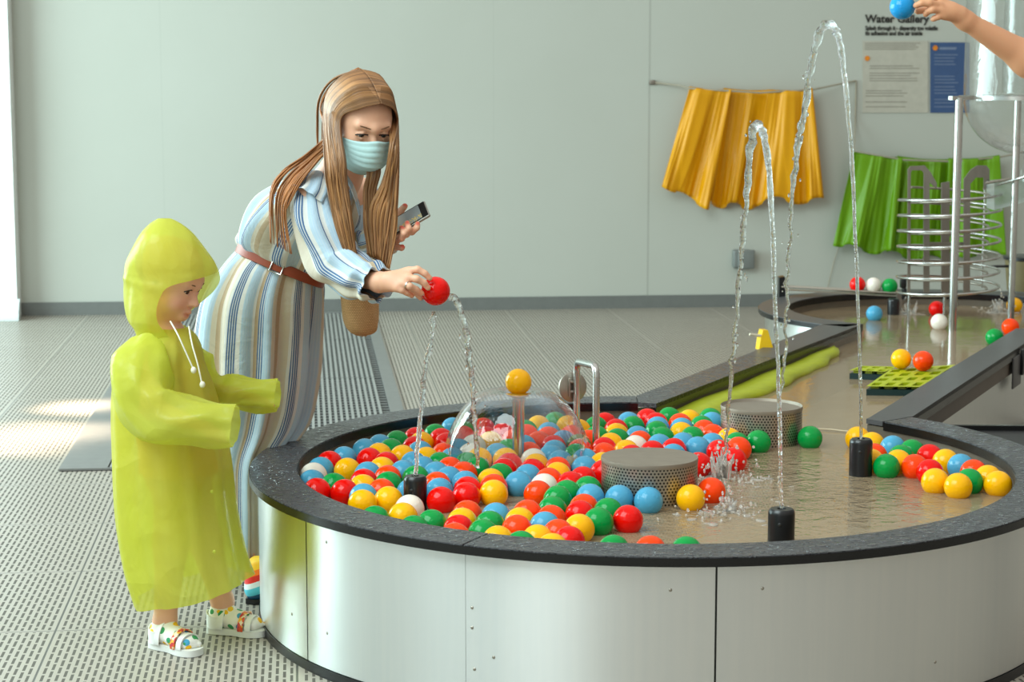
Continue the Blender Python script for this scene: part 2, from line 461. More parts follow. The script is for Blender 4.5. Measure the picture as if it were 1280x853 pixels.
def panel_at(px, py):
    q = norm(ang(px, py, .3), D(88))
    for a, b, o in panels:
        if a <= q <= b: return o
    return panels[0][2]
for px, py in ((408, 678), (409, 792), (365, 768), (838, 738), (593, 837), (953, 736), (1169, 828), (590, 760), (590, 785), (617, 822)):
    screw(panels[2][2] if 381 < px < 589 else panels[1][2] if px < 381 else panels[3][2] if px < 897 else panels[4][2], px, py)
bm = bmesh.new(); add_arc_prism(bm, C1, RB - .03, RB - .006, D(88.7), D(399.3), .0, ZR - .02, 160); from_bm('backing_ring', bm, M['black'], wt, sharp=40)
bm = bmesh.new(); add_arc_prism(bm, C1, RB - .02, RB + .004, D(88.7), D(399.3), .0, .026, 160); from_bm('kick_strip', bm, M['black'], wt, sharp=40)

# channel lines
Lo0, Lo1 = Vector((.441, 6.92)), Vector((1.41, 8.97))
def xin(Y): return .489 + (Y - 6.767) * .501
def xout(Y): return .441 + (Y - 6.92) * .4735
def rin(Y): return 1.332 + (Y - 6.817) * .463
def rout(Y): return 1.311 + (Y - 6.472) * .463
bm = bmesh.new()
add_poly_prism(bm, [(C1.x + RO*math.cos(D(88.7)), C1.y + RO*math.sin(D(88.7))), (C1.x + RI*math.cos(D(88.7)), C1.y + RI*math.sin(D(88.7))), (xin(6.79), 6.79), (xin(7.9), 7.9), (xout(7.96), 7.96)], ZR - .016, ZR)
bevel(bm, .003, 2, .9); from_bm('channel_rail', bm, M['rim'], wt, sharp=40)
bm = bmesh.new()
add_poly_prism(bm, [(xout(7.964), 7.964), (xin(7.904), 7.904), (xin(8.985), 8.985), (xout(8.97), 8.97)], ZR - .016, ZR)
bevel(bm, .003, 2, .9); from_bm('channel_rail', bm, M['rail'], wt, sharp=40)
ri_arc = [(C1.x + RI*math.cos(D(a)), C1.y + RI*math.sin(D(a))) for a in np.linspace(39.5, 43.2, 6)]
bm = bmesh.new()
add_poly_prism(bm, [(C1.x + RO*math.cos(D(39.5)), C1.y + RO*math.sin(D(39.5)))] + [(rout(Y), Y) for Y in (6.53, 8.685)] + [(rin(8.83), 8.83), (rin(6.5), 6.5)] + ri_arc[::-1], ZR - .016, ZR)
bevel(bm, .003, 2, .9); from_bm('channel_rail', bm, M['rail'], wt, sharp=40)
bm = bmesh.new()
def strip(bm, pts, w, z0, z1, side=1):
    pts = [Vector((p[0], p[1], 0)) for p in pts]
    for a, b in zip(pts, pts[1:]):
        n = Vector((-(b-a).y, (b-a).x, 0)).normalized() * w * side
        add_poly_prism(bm, [a, b, b + n, a + n] if side > 0 else [a, a + n, b + n, b], z0, z1)
strip(bm, [(xin(6.79), 6.79), (xin(8.985), 8.985)], .012, ZR - .034, ZR - .002)
strip(bm, [(rin(6.5), 6.5), (rin(8.83), 8.83)], .012, ZR - .034, ZR - .002, -1)
strip(bm, [(xout(6.95), 6.95), (xout(8.97), 8.97)], .012, ZR - .026, ZR - .002, -1)
strip(bm, [(rout(6.53), 6.53), (rout(8.685), 8.685)], .014, ZR - .042, ZR - .002)
from_bm('rail_edging', bm, M['black_edge'], wt)
bm = bmesh.new(); strip(bm, [(rout(6.55) - .016, 6.55), (rout(8.70) - .016, 8.70)], .012, ZR - .105, ZR - .03); from_bm('rail_skirt', bm, simple('brown_grey_rail_skirt', srgb(92, 82, 72), .5), wt)
# inner walls of the trough (basin 1, channel, basin 2)
a_r, a_l = D(43.2), D(88.7)
inner = arc(C1, RI + .006, a_l, a_r + 2*PI, 140) 
f0, f1 = math.atan2(8.83 - C2.y, rin(8.83) - C2.x), math.atan2(8.985 - C2.y, xin(8.985) - C2.x)
f0 = norm(f0, 0); f1 = norm(f1, f0)
inner += [Vector((rin(Y) + .006, Y, 0)) for Y in (6.56, 7.2, 8.0, 8.8)]
inner += arc(C2, RI2 + .006, f0, f1, 100)
inner += [Vector((xin(Y) - .006, Y, 0)) for Y in (8.9, 8.0, 7.2, 6.85)]
bm = bmesh.new()
lo = [bm.verts.new((p.x, p.y, ZF)) for p in inner]; hi = [bm.verts.new((p.x, p.y, ZR - .02)) for p in inner]
for i in range(len(lo)): bm.faces.new((lo[i], lo[(i+1) % len(lo)], hi[(i+1) % len(lo)], hi[i]))
w_ = from_bm('inner_wall', bm, M['inner'], wt, sharp=30)
bm = bmesh.new(); bm.faces.new([bm.verts.new((p.x, p.y, ZF)) for p in inner]); bmesh.ops.triangulate(bm, faces=bm.faces[:])
from_bm('basin_bottom', bm, M['bottom'], wt)
bm = bmesh.new(); bm.faces.new([bm.verts.new((p.x, p.y, ZW)) for p in inner]); bmesh.ops.triangulate(bm, faces=bm.faces[:])
o = from_bm('water', bm, M['water']); tag(o, 'shallow rippled water filling both basins and the channel of the water table', 'water', kind='stuff')
# channel sides, far basin rim and sides
bm = bmesh.new(); strip(bm, [(rout(6.53) - .03, 6.53), (rout(8.72) - .03, 8.72)], .006, .03, ZR - .02); from_bm('side_panel', bm, M['panel'], wt)
bm = bmesh.new(); strip(bm, [(xout(6.95) + .03, 6.95), (xout(8.97) + .03, 8.97)], .006, .03, ZR - .02, -1); from_bm('side_panel', bm, M['panel'], wt)
bm = bmesh.new(); add_arc_prism(bm, C2, RI2 + .003, RO2 - .003, f0 + .02, f1 + .0, ZR - .016, ZR, 120); bevel(bm, .004, 2, .9); from_bm('rim', bm, M['rail'], wt, sharp=40)
bm = bmesh.new(); add_arc_prism(bm, C2, RI2, RI2 + .02, f0 + .02, f1, ZR - .034, ZR - .004, 120); add_arc_prism(bm, C2, RO2 - .02, RO2, f0 + .02, f1, ZR - .024, ZR - .003, 120); from_bm('rim_edging', bm, M['black_edge'], wt, sharp=40)
bm = bmesh.new(); add_arc_prism(bm, C2, RO2 - .04, RO2 - .034, f0 + .03, f1, .02, ZR - .02, 120); from_bm('side_panel', bm, M['panel'], wt, sharp=40)
# bracket under the right rail
bm = bmesh.new(); p0 = atz(1262, 462, .36); Yb = 8.18
n_ = Vector((.908, -.42, 0)); t_ = Vector((.42, .908, 0))
c_ = Vector((rout(Yb) + .002, Yb, ZR - .042 - .055))
Mb = Matrix((n_, t_, Vector((0, 0, 1)))).transposed()
add_box(bm, c_, (.008, .17, .13), Mb); bevel(bm, .012, 3); from_bm('bracket', bm, M['rail'], wt, sharp=40)
bm = bmesh.new(); add_box(bm, c_ + t_ * .075 + n_ * .010 + Vector((0, 0, .03)), (.014, .035, .11), Mb); bevel(bm, .004, 2); from_bm('bracket_clip', bm, M['black'], wt, sharp=40)

# low black box standing by the basin
bm = bmesh.new()
b0 = atz(1186, 532, .36); xl = rout(b0.y) + .03
add_poly_prism(bm, [(xl, b0.y + .0), (xl - .05, b0.y - .30), (2.0, b0.y - .32), (2.03, b0.y - .01)], 0, .345)
bx = empty('storage_box', (1.75, b0.y - .15, 0), 'low matt black box with a glossy top lip between round basin and channel', 'box')
bevel(bm, .012, 2); from_bm('body', bm, M['matte_black'], bx, sharp=40)
bm = bmesh.new(); strip(bm, [(xl, b0.y + .004), (2.03, b0.y - .006)], .02, .34, .362, -1); bevel(bm, .005, 2); from_bm('top_lip', bm, M['black_edge'], bx, sharp=40)

# ================================================================== FIXTURES IN THE WATER
def mk_perf():
    t = NT('perforated_steel'); p = t.pr(Metallic=.9, Roughness=.38)
    uv = t.coord('UV'); x, y, z = t.xyz(uv)
    row = t.math('FLOOR', y); sh = t.math('MULTIPLY', t.math('FLOORED_MODULO', row, 2.0), .5)
    fx = t.math('SUBTRACT', t.math('FRACT', t.math('ADD', x, sh)), .5); fy = t.math('SUBTRACT', t.math('FRACT', y), .5)
    d = t.math('SQRT', t.math('ADD', t.math('MULTIPLY', fx, fx), t.math('MULTIPLY', t.math('MULTIPLY', fy, fy), .75)))
    hole = t.math('LESS_THAN', d, .29)
    n = t.noise(8, 3, .5, t.coord())
    t.l(t.mix(hole, t.mix(n, srgb(160, 154, 142), srgb(188, 182, 170)), srgb(22, 20, 18)), p.inputs['Base Color'])
    t.l(t.math('SUBTRACT', .9, t.math('MULTIPLY', hole, .9)), p.inputs['Metallic'])
    t.bump(t.math('SUBTRACT', 1.0, hole), .6, .003); return t.m
M['perf'] = mk_perf()
M['lid'] = simple('matt_steel_lid', srgb(148, 138, 124), .55, metal=.6)
def drum(px, py, z, R, label, wet=False):
    c = atz(px, py, z)
    t = empty('strainer_drum', (c.x, c.y, ZF), label, 'strainer', 'perforated strainer drums in the round basin')
    n = 64; H0 = ZF; pit = .0105
    bm = bmesh.new(); uvl = bm.loops.layers.uv.new('UVMap')
    lo = [bm.verts.new((c.x + R*math.cos(2*PI*i/n), c.y + R*math.sin(2*PI*i/n), H0)) for i in range(n)]
    hi = [bm.verts.new((v.co.x, v.co.y, z - .006)) for v in lo]
    nu = round(2*PI*R/pit); nv = (z - H0)/(pit*.87)
    for i in range(n):
        f = bm.faces.new((lo[i], lo[(i+1) % n], hi[(i+1) % n], hi[i]))
        for l, (u, v) in zip(f.loops, ((i/n*nu, 0), ((i+1)/n*nu, 0), ((i+1)/n*nu, nv), (i/n*nu, nv))): l[uvl].uv = (u, v)
    me = bpy.data.meshes.new('perforated_side'); bm.to_mesh(me); bm.free(); link('perforated_side', me, M['perf'], t)
    bm = bmesh.new()
    add_lathe(bm, c, [(0, -.001 if not wet else -.010), (R - .004, -.001 if not wet else -.010), (R + .0005, -.001), (R + .0015, -.006), (R + .0005, -.014), (R - .004, -.014)], 64)
    from_bm('lid', bm, M['lid'], t, sharp=40)
    return c
drum1 = drum(812, 570.5, .495, .137, 'flat-lidded perforated steel drum in the middle of the ball pool')
drum2 = drum(952, 506, .497, .133, 'perforated steel drum standing at the mouth of the channel, water on top', True)

def nozzle(px, py, z, R, zb, label):
    c = atz(px, py, z)
    t = empty('fountain_nozzle', (c.x, c.y, zb), label, 'fountain nozzle', 'black fountain nozzles')
    bm = bmesh.new(); h = z - zb
    add_lathe(bm, (c.x, c.y, zb), [(R, 0), (R, h - .012), (R*.97, h - .006), (R*.82, h), (R*.34, h), (R*.30, h - .012), (0, h - .012)], 40)
    from_bm('body', bm, M['black'], t, sharp=35)
    bm = bmesh.new(); d = Vector((-.25, -.97, 0)); p = c + d * (R + .0005) + Vector((0, 0, -.035))
    add_lathe(bm, (0, 0, 0), [(0, .0015), (.004, .0015), (.005, 0)], 12)
    bmesh.ops.transform(bm, matrix=Matrix.Translation(p) @ d.to_track_quat('Z', 'Y').to_matrix().to_4x4(), verts=bm.verts)
    from_bm('set_screw', bm, M['matte_black'], t, smooth=True)
    return c
nA = nozzle(977, 636, .470, .0345, ZF, 'black fountain nozzle nearest the camera, standing by the front rim')
nB = nozzle(1076.5, 548.5, .487, .0345, ZF, 'black fountain nozzle with balls gathered behind it, right side of the round basin')
nC = nozzle(519, 595, .470, .0325, ZF, 'black fountain nozzle among the balls beneath the red ball held by the woman')
nD = nozzle(1117, 373.5, .455, .030, ZF, 'small black fountain nozzle in the far basin beside the ball track post')

def jet(name, chain, rads, label, seed, sub=7, droplets=0, group=None):
    rnd = random.Random(seed)
    pts = [p if isinstance(p, Vector) else aty(*p) for p in chain]
    c = catmull(pts, sub); r = lerp_list(list(rads), sub)
    rr = []
    ph = rnd.random()*9
    for i, x in enumerate(r):
        k = i / len(r)
        rr.append(x * (1 + (.12 + .25*k) * math.sin(i*1.3 + ph) * rnd.uniform(.4, 1)))
    for i in range(1, len(c) - 1):
        k = i / len(c); c[i] = c[i] + Vector((rnd.gauss(0, .0014), rnd.gauss(0, .0014), 0)) * (.4 + 2.2*k)
    bm = bmesh.new(); add_tube(bm, c, rr, 10)
    for _ in range(droplets):
        i = rnd.randrange(int(len(c)*.45), len(c)); q = c[i] + Vector((rnd.gauss(0, .012), rnd.gauss(0, .012), rnd.gauss(0, .02)))
        s = bmesh.ops.create_icosphere(bm, subdivisions=1, radius=rnd.uniform(.002, .0045)); bmesh.ops.transform(bm, matrix=Matrix.Translation(q) @ Matrix.Diagonal((1, 1, rnd.uniform(1, 2.4), 1)), verts=s['verts'])
    return tag(from_bm(name, bm, M['jet'], smooth=True), label, 'water jet', group)
E_ = 5.075
jet('water_jet', [nA + Vector((0, 0, -.01)), (973, 480, 5.10), (967, 330, 5.16), (962, 225, 5.24), (955, 172, 5.32), (946, 156, 5.38), (940, 172, 5.43), (934, 230, 5.50), (926, 330, 5.58), (918, 420, 5.66), (912, 490, 5.74), (906, 560, 5.80), (902, 607, 5.84)],
    [.0046, .0052, .006, .008, .010, .013, .0115, .009, .0072, .006, .0055, .005, .005], 'tall thin water jet arching from the nozzle nearest the camera', 1, droplets=26)
jet('water_jet', [nB + Vector((0, 0, -.01)), (1073, 400, 5.89), (1065, 210, 5.93), (1055, 90, 5.98), (1047, 45, 6.02), (1037, 30, 6.06), (1024, 42, 6.10), (1013, 90, 6.15), (1003, 150, 6.20), (997, 185, 6.24), (990, 250, 6.30), (986, 320, 6.36), (983, 380, 6.42), (981, 440, 6.47), (974, 500, 6.50)],
    [.0046, .005, .006, .0088, .010, .0135, .013, .0105, .0105, .010, .007, .006, .0056, .005, .005], 'tallest water jet, rising from the right nozzle to the top of the picture', 2, droplets=34)
jet('water_jet', [nC + Vector((0, 0, -.01)), (526, 510, 5.50), (535, 440, 5.49), (542, 391, 5.49)], [.0062, .0068, .0068, .0075], 'thin water jet rising from the nozzle to the held red ball', 3)
jet('water_jet', [(562, 371, 5.49), (570, 375, 5.49), (577, 395, 5.50), (585, 428, 5.52), (589, 470, 5.55), (593, 530, 5.6), (597, 586, 5.65)], [.011, .010, .009, .009, .0075, .007, .006], 'broken stream of water falling from the right of the held red ball', 4, droplets=22)

# pole with water bell
pb = aty(648, 497, 6.0)
t = empty('fountain_pole', (pb.x, pb.y, ZF), 'polished steel pole holding a yellow ball above the water bell', 'fountain pole')
bm = bmesh.new(); add_lathe(bm, (pb.x, pb.y, ZF), [(.0185, 0), (.0185, pb.z - ZF - .02), (.0215, pb.z - ZF - .012), (.0215, pb.z - ZF)], 32); from_bm('pole', bm, M['steel'], t, sharp=40)
bm = bmesh.new(); add_lathe(bm, pb, [(.030, .004), (.033, .008), (.030, .012), (.012, .012), (.012, 0), (.02, 0)], 32); from_bm('collar', bm, simple('brass_collar', srgb(190, 140, 40), .3, metal=.7), t, sharp=40)
bm = bmesh.new()
zt = pb.z + .004; prof = [(.022, 0), (.05, .016), (.09, .018), (.125, .002), (.16, -.03), (.19, -.075), (.212, -.125), (.226, -.18), (.233, zt*0 - (zt - ZW))]
prof = [(p.x, p.y) for p in catmull([Vector((a, b, 0)) for a, b in prof], 6)]
add_lathe(bm, (pb.x - .006, pb.y, zt), prof, 72, cap=False)
rn = random.Random(5)
for v in bm.verts:
    a = math.atan2(v.co.y - pb.y, v.co.x - pb.x); k = max(0, (zt - v.co.z) / .25)
    s = 1 + k * (.03*math.sin(5*a + 1) + .02*math.sin(11*a)); v.co.x = pb.x + (v.co.x - pb.x)*s; v.co.y = pb.y + (v.co.y - pb.y)*s
tag(from_bm('water_bell', bm, M['film'], smooth=True), 'clear dome of water falling around the steel pole with the yellow ball', 'water bell')

# bent pipe with slotted disc
pA, pB_ = aty(745, 545, 6.18), aty(722, 545, 6.40)
t = empty('pipe_spinner', (pA.x, pA.y, ZF), 'bent steel pipe arch with a round disc bracket at the back of the ball pool', 'pipe')
zt_ = aty(745, 458, 6.18).z
pa0 = Vector((pA.x, pA.y, ZF)); pa1 = Vector((pA.x, pA.y, zt_)); qb1 = aty(721, 452, 6.40); qb0 = Vector((qb1.x, qb1.y, ZF))
tube_obj('pipe', rounded([pa0, pa1, qb1, qb0], .035), .0115, M['steel'], t, 16)
dc = aty(716, 484, 6.42)
bm = bmesh.new(); add_lathe(bm, (0, 0, 0), [(0, .004), (.047, .004), (.050, .002), (.050, -.004), (.047, -.006), (0, -.006)], 48)
nrm = Vector((.42, -.90, .1)).normalized()
bmesh.ops.transform(bm, matrix=Matrix.Translation(dc) @ nrm.to_track_quat('Z', 'Y').to_matrix().to_4x4(), verts=bm.verts); from_bm('disc', bm, M['steel_dull'], t, sharp=40)
for dx in (-.016, .016):
    bm = bmesh.new(); add_box(bm, dc + nrm*.012 + Vector((dx, 0, 0)), (.006, .018, .062)); add_box(bm, dc + nrm*.012 + Vector((dx*.4, 0, .018)), (.022, .016, .007)); add_box(bm, dc + nrm*.012 + Vector((dx*.4, 0, -.014)), (.022, .016, .007)); bevel(bm, .0012, 1); from_bm('bracket', bm, M['steel_dull'], t, sharp=40)

# green foam strip along the channel wall
M['lime'] = simple('lime_foam', srgb(168, 178, 8), .45, bump=(40, .1, .003), var=.1)
bm = bmesh.new(); L_ = []
for i in range(41):
    k = i/40; Y = 6.86 + k*1.72; w = (.135 - .07*max(0, (k - .55)/.45) + .010*math.sin(19*k) + .006*math.sin(43*k)) * min(1, .12 + math.sqrt(max(0, 1 - k))*3.2)
    x0 = xin(Y) + .006; zz = ZW + .003 + .006*math.sin(9*k)**2
    L_.append((Vector((x0, Y, zz)), Vector((x0 + w*.89, Y - w*.46, zz))))
top = [[bm.verts.new(a + Vector((0, 0, .014))), bm.verts.new((a*.5 + b*.5) + Vector((0, 0, .018))), bm.verts.new(b + Vector((0, 0, .012))), bm.verts.new(b + Vector((0, 0, -.012))), bm.verts.new(a + Vector((0, 0, -.012)))] for a, b in L_]
for p, q in zip(top, top[1:]):
    for k in range(5): bm.faces.new((p[k], p[(k+1) % 5], q[(k+1) % 5], q[k]))
bm.faces.new(top[0][::-1]); bm.faces.new(top[-1])
tag(from_bm('foam_strip', bm, M['lime'], smooth=True), 'long lime green foam strip floating along the left side of the channel', 'foam strip')

# two floating perforated pads (interlocking lime plates)
M['pad_side'] = simple('pad_dark_teal', srgb(12, 44, 44), .4)
def pad(corners, th, holes, label):
    P = [atz(px, py, ZW + .035) for px, py in corners]
    base = (P[0] + P[1] + P[2] + P[3]) / 4
    t = empty('floating_mat', (base.x, base.y, ZW - .01), label, 'floating mat', 'perforated lime mats in the channel')
    nu, nv = holes
    def pt(u, v, z): 
        q = (P[0]*(1-u) + P[1]*u)*(1-v) + (P[3]*(1-u) + P[2]*u)*v; return Vector((q.x, q.y, z))
    bm = bmesh.new(); zt = ZW + .035
    us, vs = [0], [0]
    for i in range(nu): us += [(i + .22)/nu, (i + .80)/nu]
    for i in range(nv): vs += [(i + .22)/nv, (i + .78)/nv]
    us.append(1); vs.append(1)
    G = {}
    def gv(i, j, z):
        if (i, j, z) not in G: G[(i, j, z)] = bm.verts.new(pt(us[i], vs[j], z))
        return G[(i, j, z)]
    z0 = zt - .012
    for i in range(len(us)-1):
        for j in range(len(vs)-1):
            hole = i % 2 == 1 and j % 2 == 1
            if hole:
                c = [gv(i, j, zt), gv(i+1, j, zt), gv(i+1, j+1, zt), gv(i, j+1, zt)]; d = [gv(i, j, z0), gv(i+1, j, z0), gv(i+1, j+1, z0), gv(i, j+1, z0)]
                for k in range(4): bm.faces.new((c[k], d[k], d[(k+1) % 4], c[(k+1) % 4]))
            else: bm.faces.new((gv(i, j, zt), gv(i+1, j, zt), gv(i+1, j+1, zt), gv(i, j+1, zt)))
    from_bm('perforated_top', bm, M['lime'], t)
    bm = bmesh.new(); add_poly_prism(bm, [pt(u, v, 0) for u, v in ((0, 0), (1, 0), (1, 1), (0, 1))], ZW - .012, zt - .0125)
    bevel(bm, .004, 2); from_bm('body', bm, M['pad_side'], t, sharp=40)
pad([(1083, 483), (1150, 484), (1194, 456), (1113, 462)], .04, (4, 4), 'lime green perforated mat floating nearer the camera in the channel')
pad([(1062, 463), (1106, 465), (1122, 458.5), (1076, 457.5)], .04, (3, 2), 'small lime green perforated mat touching the channel mat from behind')

# thin cord across the channel mouth
tube_obj('cord', catmull([atz(1003, 536, ZW + .004), atz(1035, 537, ZW + .006), atz(1065, 540, ZW + .005), atz(1098, 541, ZW + .008)], 6), .0028, simple('pale_cord', srgb(196, 178, 150), .7)); tag(bpy.data.objects['cord'], 'thin pale cord lying across the water from the rear drum to the right rim', 'cord')
# ================================================================== BALLS
BR = .0405
near = """R413,563 B430,558 B456,548 B476,543 G498,538 G490,548 Y478,553 R462,559 R485,565 Y433,572 B402,571 W392,578 B387,588 R388,599 G411,591 R425,600
B461,577 Y483,571 R455,586 Y454,593 O487,581 G485,589 O484,598 B454,603 Y455,611 Y488,606 G468,632 W512,618 Y502,628 G509,645 B505,598
R519,534 R515,545 Y535,540 G545,530 R545,539 R557,535 B567,522 G579,526 R604,522 R600,534 R583,533 W590,544 W599,555 B529,551 Y538,558 Y506,556 B514,564
B505,573 B533,570 B545,576 G551,566 O556,552 B575,548 B571,560 G585,565 O565,571 O581,576 G524,580 B562,583 O549,589 B585,588
B549,597 R536,607 R584,595 R583,602 O584,625 Y575,635 R576,643 O563,655 G538,638 Y617,598 O617,591 B620,628 G611,638 G600,648 Y624,657
Y614,538 Y608,558 R633,529 O634,537 G635,549 B621,554 Y637,558 R632,565 G628,576 R614,570 G599,571 Y617,583 Y673,519 G696,515 G657,525 B682,528 O664,530 O690,532 O678,540 R690,544
B657,543 O661,553 W674,559 Y668,567 R666,574 O693,570 Y697,577 B705,538 B690,555 B703,549 B704,562 O690,585 B657,579 W681,591
R728,583 R717,591 B730,570 Y740,562 O682,600 G720,598 G700,605 G689,620 G746,593 B743,604 O730,617 R725,625 O661,624 Y650,634 O646,643 O689,631 B681,639 O696,649 R711,657 Y668,657 Y690,666 Y724,642 G643,668 B648,589
G760,622 G748,634 R785,631 G767,668 O813,669 B776,600 B811,602 G858,670
Y713,520 Y728,521 O709,530 G742,521 G752,534 R757,516 R770,523 Y770,529 G768,536 B784,515 G797,520 B795,532 O796,538 W795,544 R809,550 R789,555 Y760,541 Y776,548 G725,542 G722,552 O731,537 R747,547 O755,553 O734,549 R751,574 B733,560
R816,513 R821,516 G837,509 B822,519 G822,525 G823,533 O849,516 Y861,512 B850,522 Y851,527 G886,510 B889,515 G875,520 O879,525 G879,531 O907,528 Y907,534 B893,541 R897,549 B854,541 B870,545 B823,542 R841,547 B839,554 R873,565 G922,539 G940,531 O923,545 R917,559
Y851,602 O880,596 G1002,531"""
right = """Y1072,533 Y1091,540 O1094,554 Y1092,561 B1115,544 G1140,549 G1125,557 Y1126,562 R1162,555 G1108,567 O1141,567 Y1182,561 R1157,572 B1201,567 O1217,574 G1211,586 Y1235,581 Y1246,588 Y1169,585 Y1200,590"""
balls = []          # [colour, position, fixed]
def ball_from_top(px, ytop, zc):
    p = atz(px, ytop + 16, zc)
    for _ in range(3): p = atz(px, ytop + FPX * BR / p.y, zc)
    return p
for grp in (near, right):
    for tok in grp.split():
        c = tok[0]; x, y = tok[1:].split(','); balls.append([c, ball_from_top(float(x), float(y), ZW + .028)])
pos = np.array([list(b[1]) for b in balls]); tgt = pos.copy(); rel = [(d_.x, d_.y, r_) for d_, r_ in ((drum1, .137), (drum2, .133), (nA, .0345), (nB, .0345), (nC, .0325), (pb, .0185), (pa0, .012), (qb0, .012))]
zmin = ZW + .028
rs = np.random.RandomState(3)
pos[:, :2] += rs.normal(0, .002, (len(pos), 2))
for it in range(500):
    d = pos[:, None, :] - pos[None, :, :]; L = np.sqrt((d**2).sum(2)) + 1e-9
    ov = np.clip(2*BR + .0006 - L, 0, None); np.fill_diagonal(ov, 0)
    # overlapping balls shoulder each other aside and up, like floating balls do
    dirn = d / L[:, :, None]
    push = (dirn * ov[:, :, None] * .5)
    mv = push.sum(1); cnt = (ov > 0).sum(1).clip(1); mv = mv / np.sqrt(cnt)[:, None]
    pos += mv * .9
    if it < 380: pos[:, :2] += (tgt - pos)[:, :2] * .02; pos[:, 2] += (zmin - pos[:, 2]) * .012
    pos[:, 2] = np.clip(pos[:, 2], zmin, zmin + .075)
    for (x, y, r) in rel:
        v = pos[:, :2] - np.array((x, y)); l = np.sqrt((v**2).sum(1)); k = np.clip(r + BR + .002 - l, 0, None); pos[:, :2] += v / l[:, None] * k[:, None]
    v = pos[:, :2] - np.array((C1.x, C1.y)); l = np.sqrt((v**2).sum(1)); an = np.arctan2(v[:, 1], v[:, 0])
    chan = (an > D(44)) & (an < D(86))
    k = np.where(chan, 0, np.clip(l - (RI + .004 - BR - .002), 0, None)); pos[:, :2] -= v / l[:, None] * k[:, None]
    lx = pos[:, 0] - (.489 + (pos[:, 1] - 6.767)*.501); k = np.where(pos[:, 1] > 6.76, np.clip(.055 - lx, 0, None), 0); pos[:, 0] += k
for b, p in zip(balls, pos): b[1] = Vector(p)
ball_me = {}
def ball_mesh(c):
    if c not in ball_me:
        bm = bmesh.new(); bmesh.ops.create_uvsphere(bm, u_segments=40, v_segments=24, radius=BR)
        me = bpy.data.meshes.new('ball_' + BN[c]); bm.to_mesh(me); bm.free()
        for p in me.polygons: p.use_smooth = True
        me.materials.append(M['ball' + c]); ball_me[c] = me
    return ball_me[c]
def add_ball(c, p, label, group='plastic balls floating in the water table'):
    o = bpy.data.objects.new('ball', ball_mesh(c)); COL.objects.link(o); o.location = p
    o.rotation_euler = (random.uniform(0, 6), random.uniform(0, 6), random.uniform(0, 6))
    return tag(o, label, 'ball', group)
def zone(p):
    v = Vector((p.x - C1.x, p.y - C1.y)); 
    near_to = []
    for n, q, r in (('by the middle drum', drum1, .26), ('by the rear drum', drum2, .27), ('by the front nozzle', nA, .15), ('by the right nozzle', nB, .16), ('by the left nozzle', nC, .15), ('under the water bell', pb, .22), ('by the bent pipe', pa0, .14)):
        l = math.hypot(p.x - q.x, p.y - q.y)
        if l < r: near_to.append((l / r, n))
    if near_to: return min(near_to)[1]
    if v.length > RI - .15:
        a = math.degrees(math.atan2(v.y, v.x)) % 360
        return 'at the back rim' if 60 < a < 140 else 'at the left rim' if 140 <= a < 205 else 'at the left front rim' if a < 245 else 'at the front rim' if a < 300 else 'at the right rim'
    return 'in mid pool' if p.x < .75 else 'in the right cluster'
SHORT = dict(R='red', O='orange', Y='yellow', B='blue', G='green', W='white')
pal = [b[1] for b in balls]
labs = []
for i, (c, p) in enumerate(balls):
    best = {}
    for j, (c2, q) in enumerate(balls):
        if i == j: continue
        dx, dy = q.x - p.x, q.y - p.y; l = math.hypot(dx, dy)
        if l > .17: continue
        k = ('right' if dx > 0 else 'left') if abs(dx) > abs(dy) else ('behind' if dy > 0 else 'front')
        if k not in best or l < best[k][0]: best[k] = (l, SHORT[c2])
    s = '%s ball %s' % (SHORT[c], zone(p))
    ex = []
    for k, w in (('left', '%s left'), ('right', '%s right'), ('front', '%s in front'), ('behind', '%s behind')):
        if k in best: ex.append(w % best[k][1])
    if ex: s += ', ' + ', '.join(ex)
    else: s += ', alone on open water'
    labs.append(s)
# where two labels still agree, say which one stands nearer, or further left
from collections import defaultdict
dd = defaultdict(list)
for i, s in enumerate(labs): dd[s].append(i)
for s, ids in dd.items():
    if len(ids) > 1:
        ids.sort(key=lambda i: pal[i].x)
        nm = ['further left', 'further right'] if len(ids) == 2 else ['furthest left'] + ['between its likes'] * (len(ids) - 2) + ['furthest right']
        for i, n in zip(ids, nm): labs[i] = s.replace(' ball ', ' ball, %s, ' % n)
for (c, p), s in zip(balls, labs): add_ball(c, p, s)

# balls elsewhere
yb = aty(648.5, 478, 6.0); add_ball('Y', Vector((pb.x, pb.y, pb.z + .012 + BR*.9)), 'yellow ball balanced on top of the steel pole above the water bell', 'balls held up out of the water')
HB = aty(544.5, 364, 5.49)
add_ball('R', HB, 'red ball held by the woman in the water jet', 'balls held up out of the water')
FG = 'balls in the far basin and channel'
zc = ZW + .03
add_ball('B', atz(1093, 392.5, zc), 'blue ball floating alone in the far basin, left of the track post', FG)
mz = ZW + .035 + BR
add_ball('Y', atz(1126.5, 449, mz), 'yellow ball resting on the lime mat in the channel', FG)
add_ball('O', atz(1154, 451.5, mz), 'orange-red ball resting on the lime mat in the channel', FG)
add_ball('W', atz(1174, 403, zc), 'white ball floating in front of the far pole', FG)
add_ball('R', atz(1171, 386.5, zc), 'red ball floating behind the white ball by the far pole', FG)
add_ball('G', atz(1243, 422, zc), 'green ball half hidden behind the far end of the right rail', FG)
add_ball('O', atz(1263, 409, zc), 'orange-red ball beside the green one behind the right rail', FG)
add_ball('Y', atz(1268, 382, zc), 'yellow ball bobbing in the bubbling water at the far right', FG)
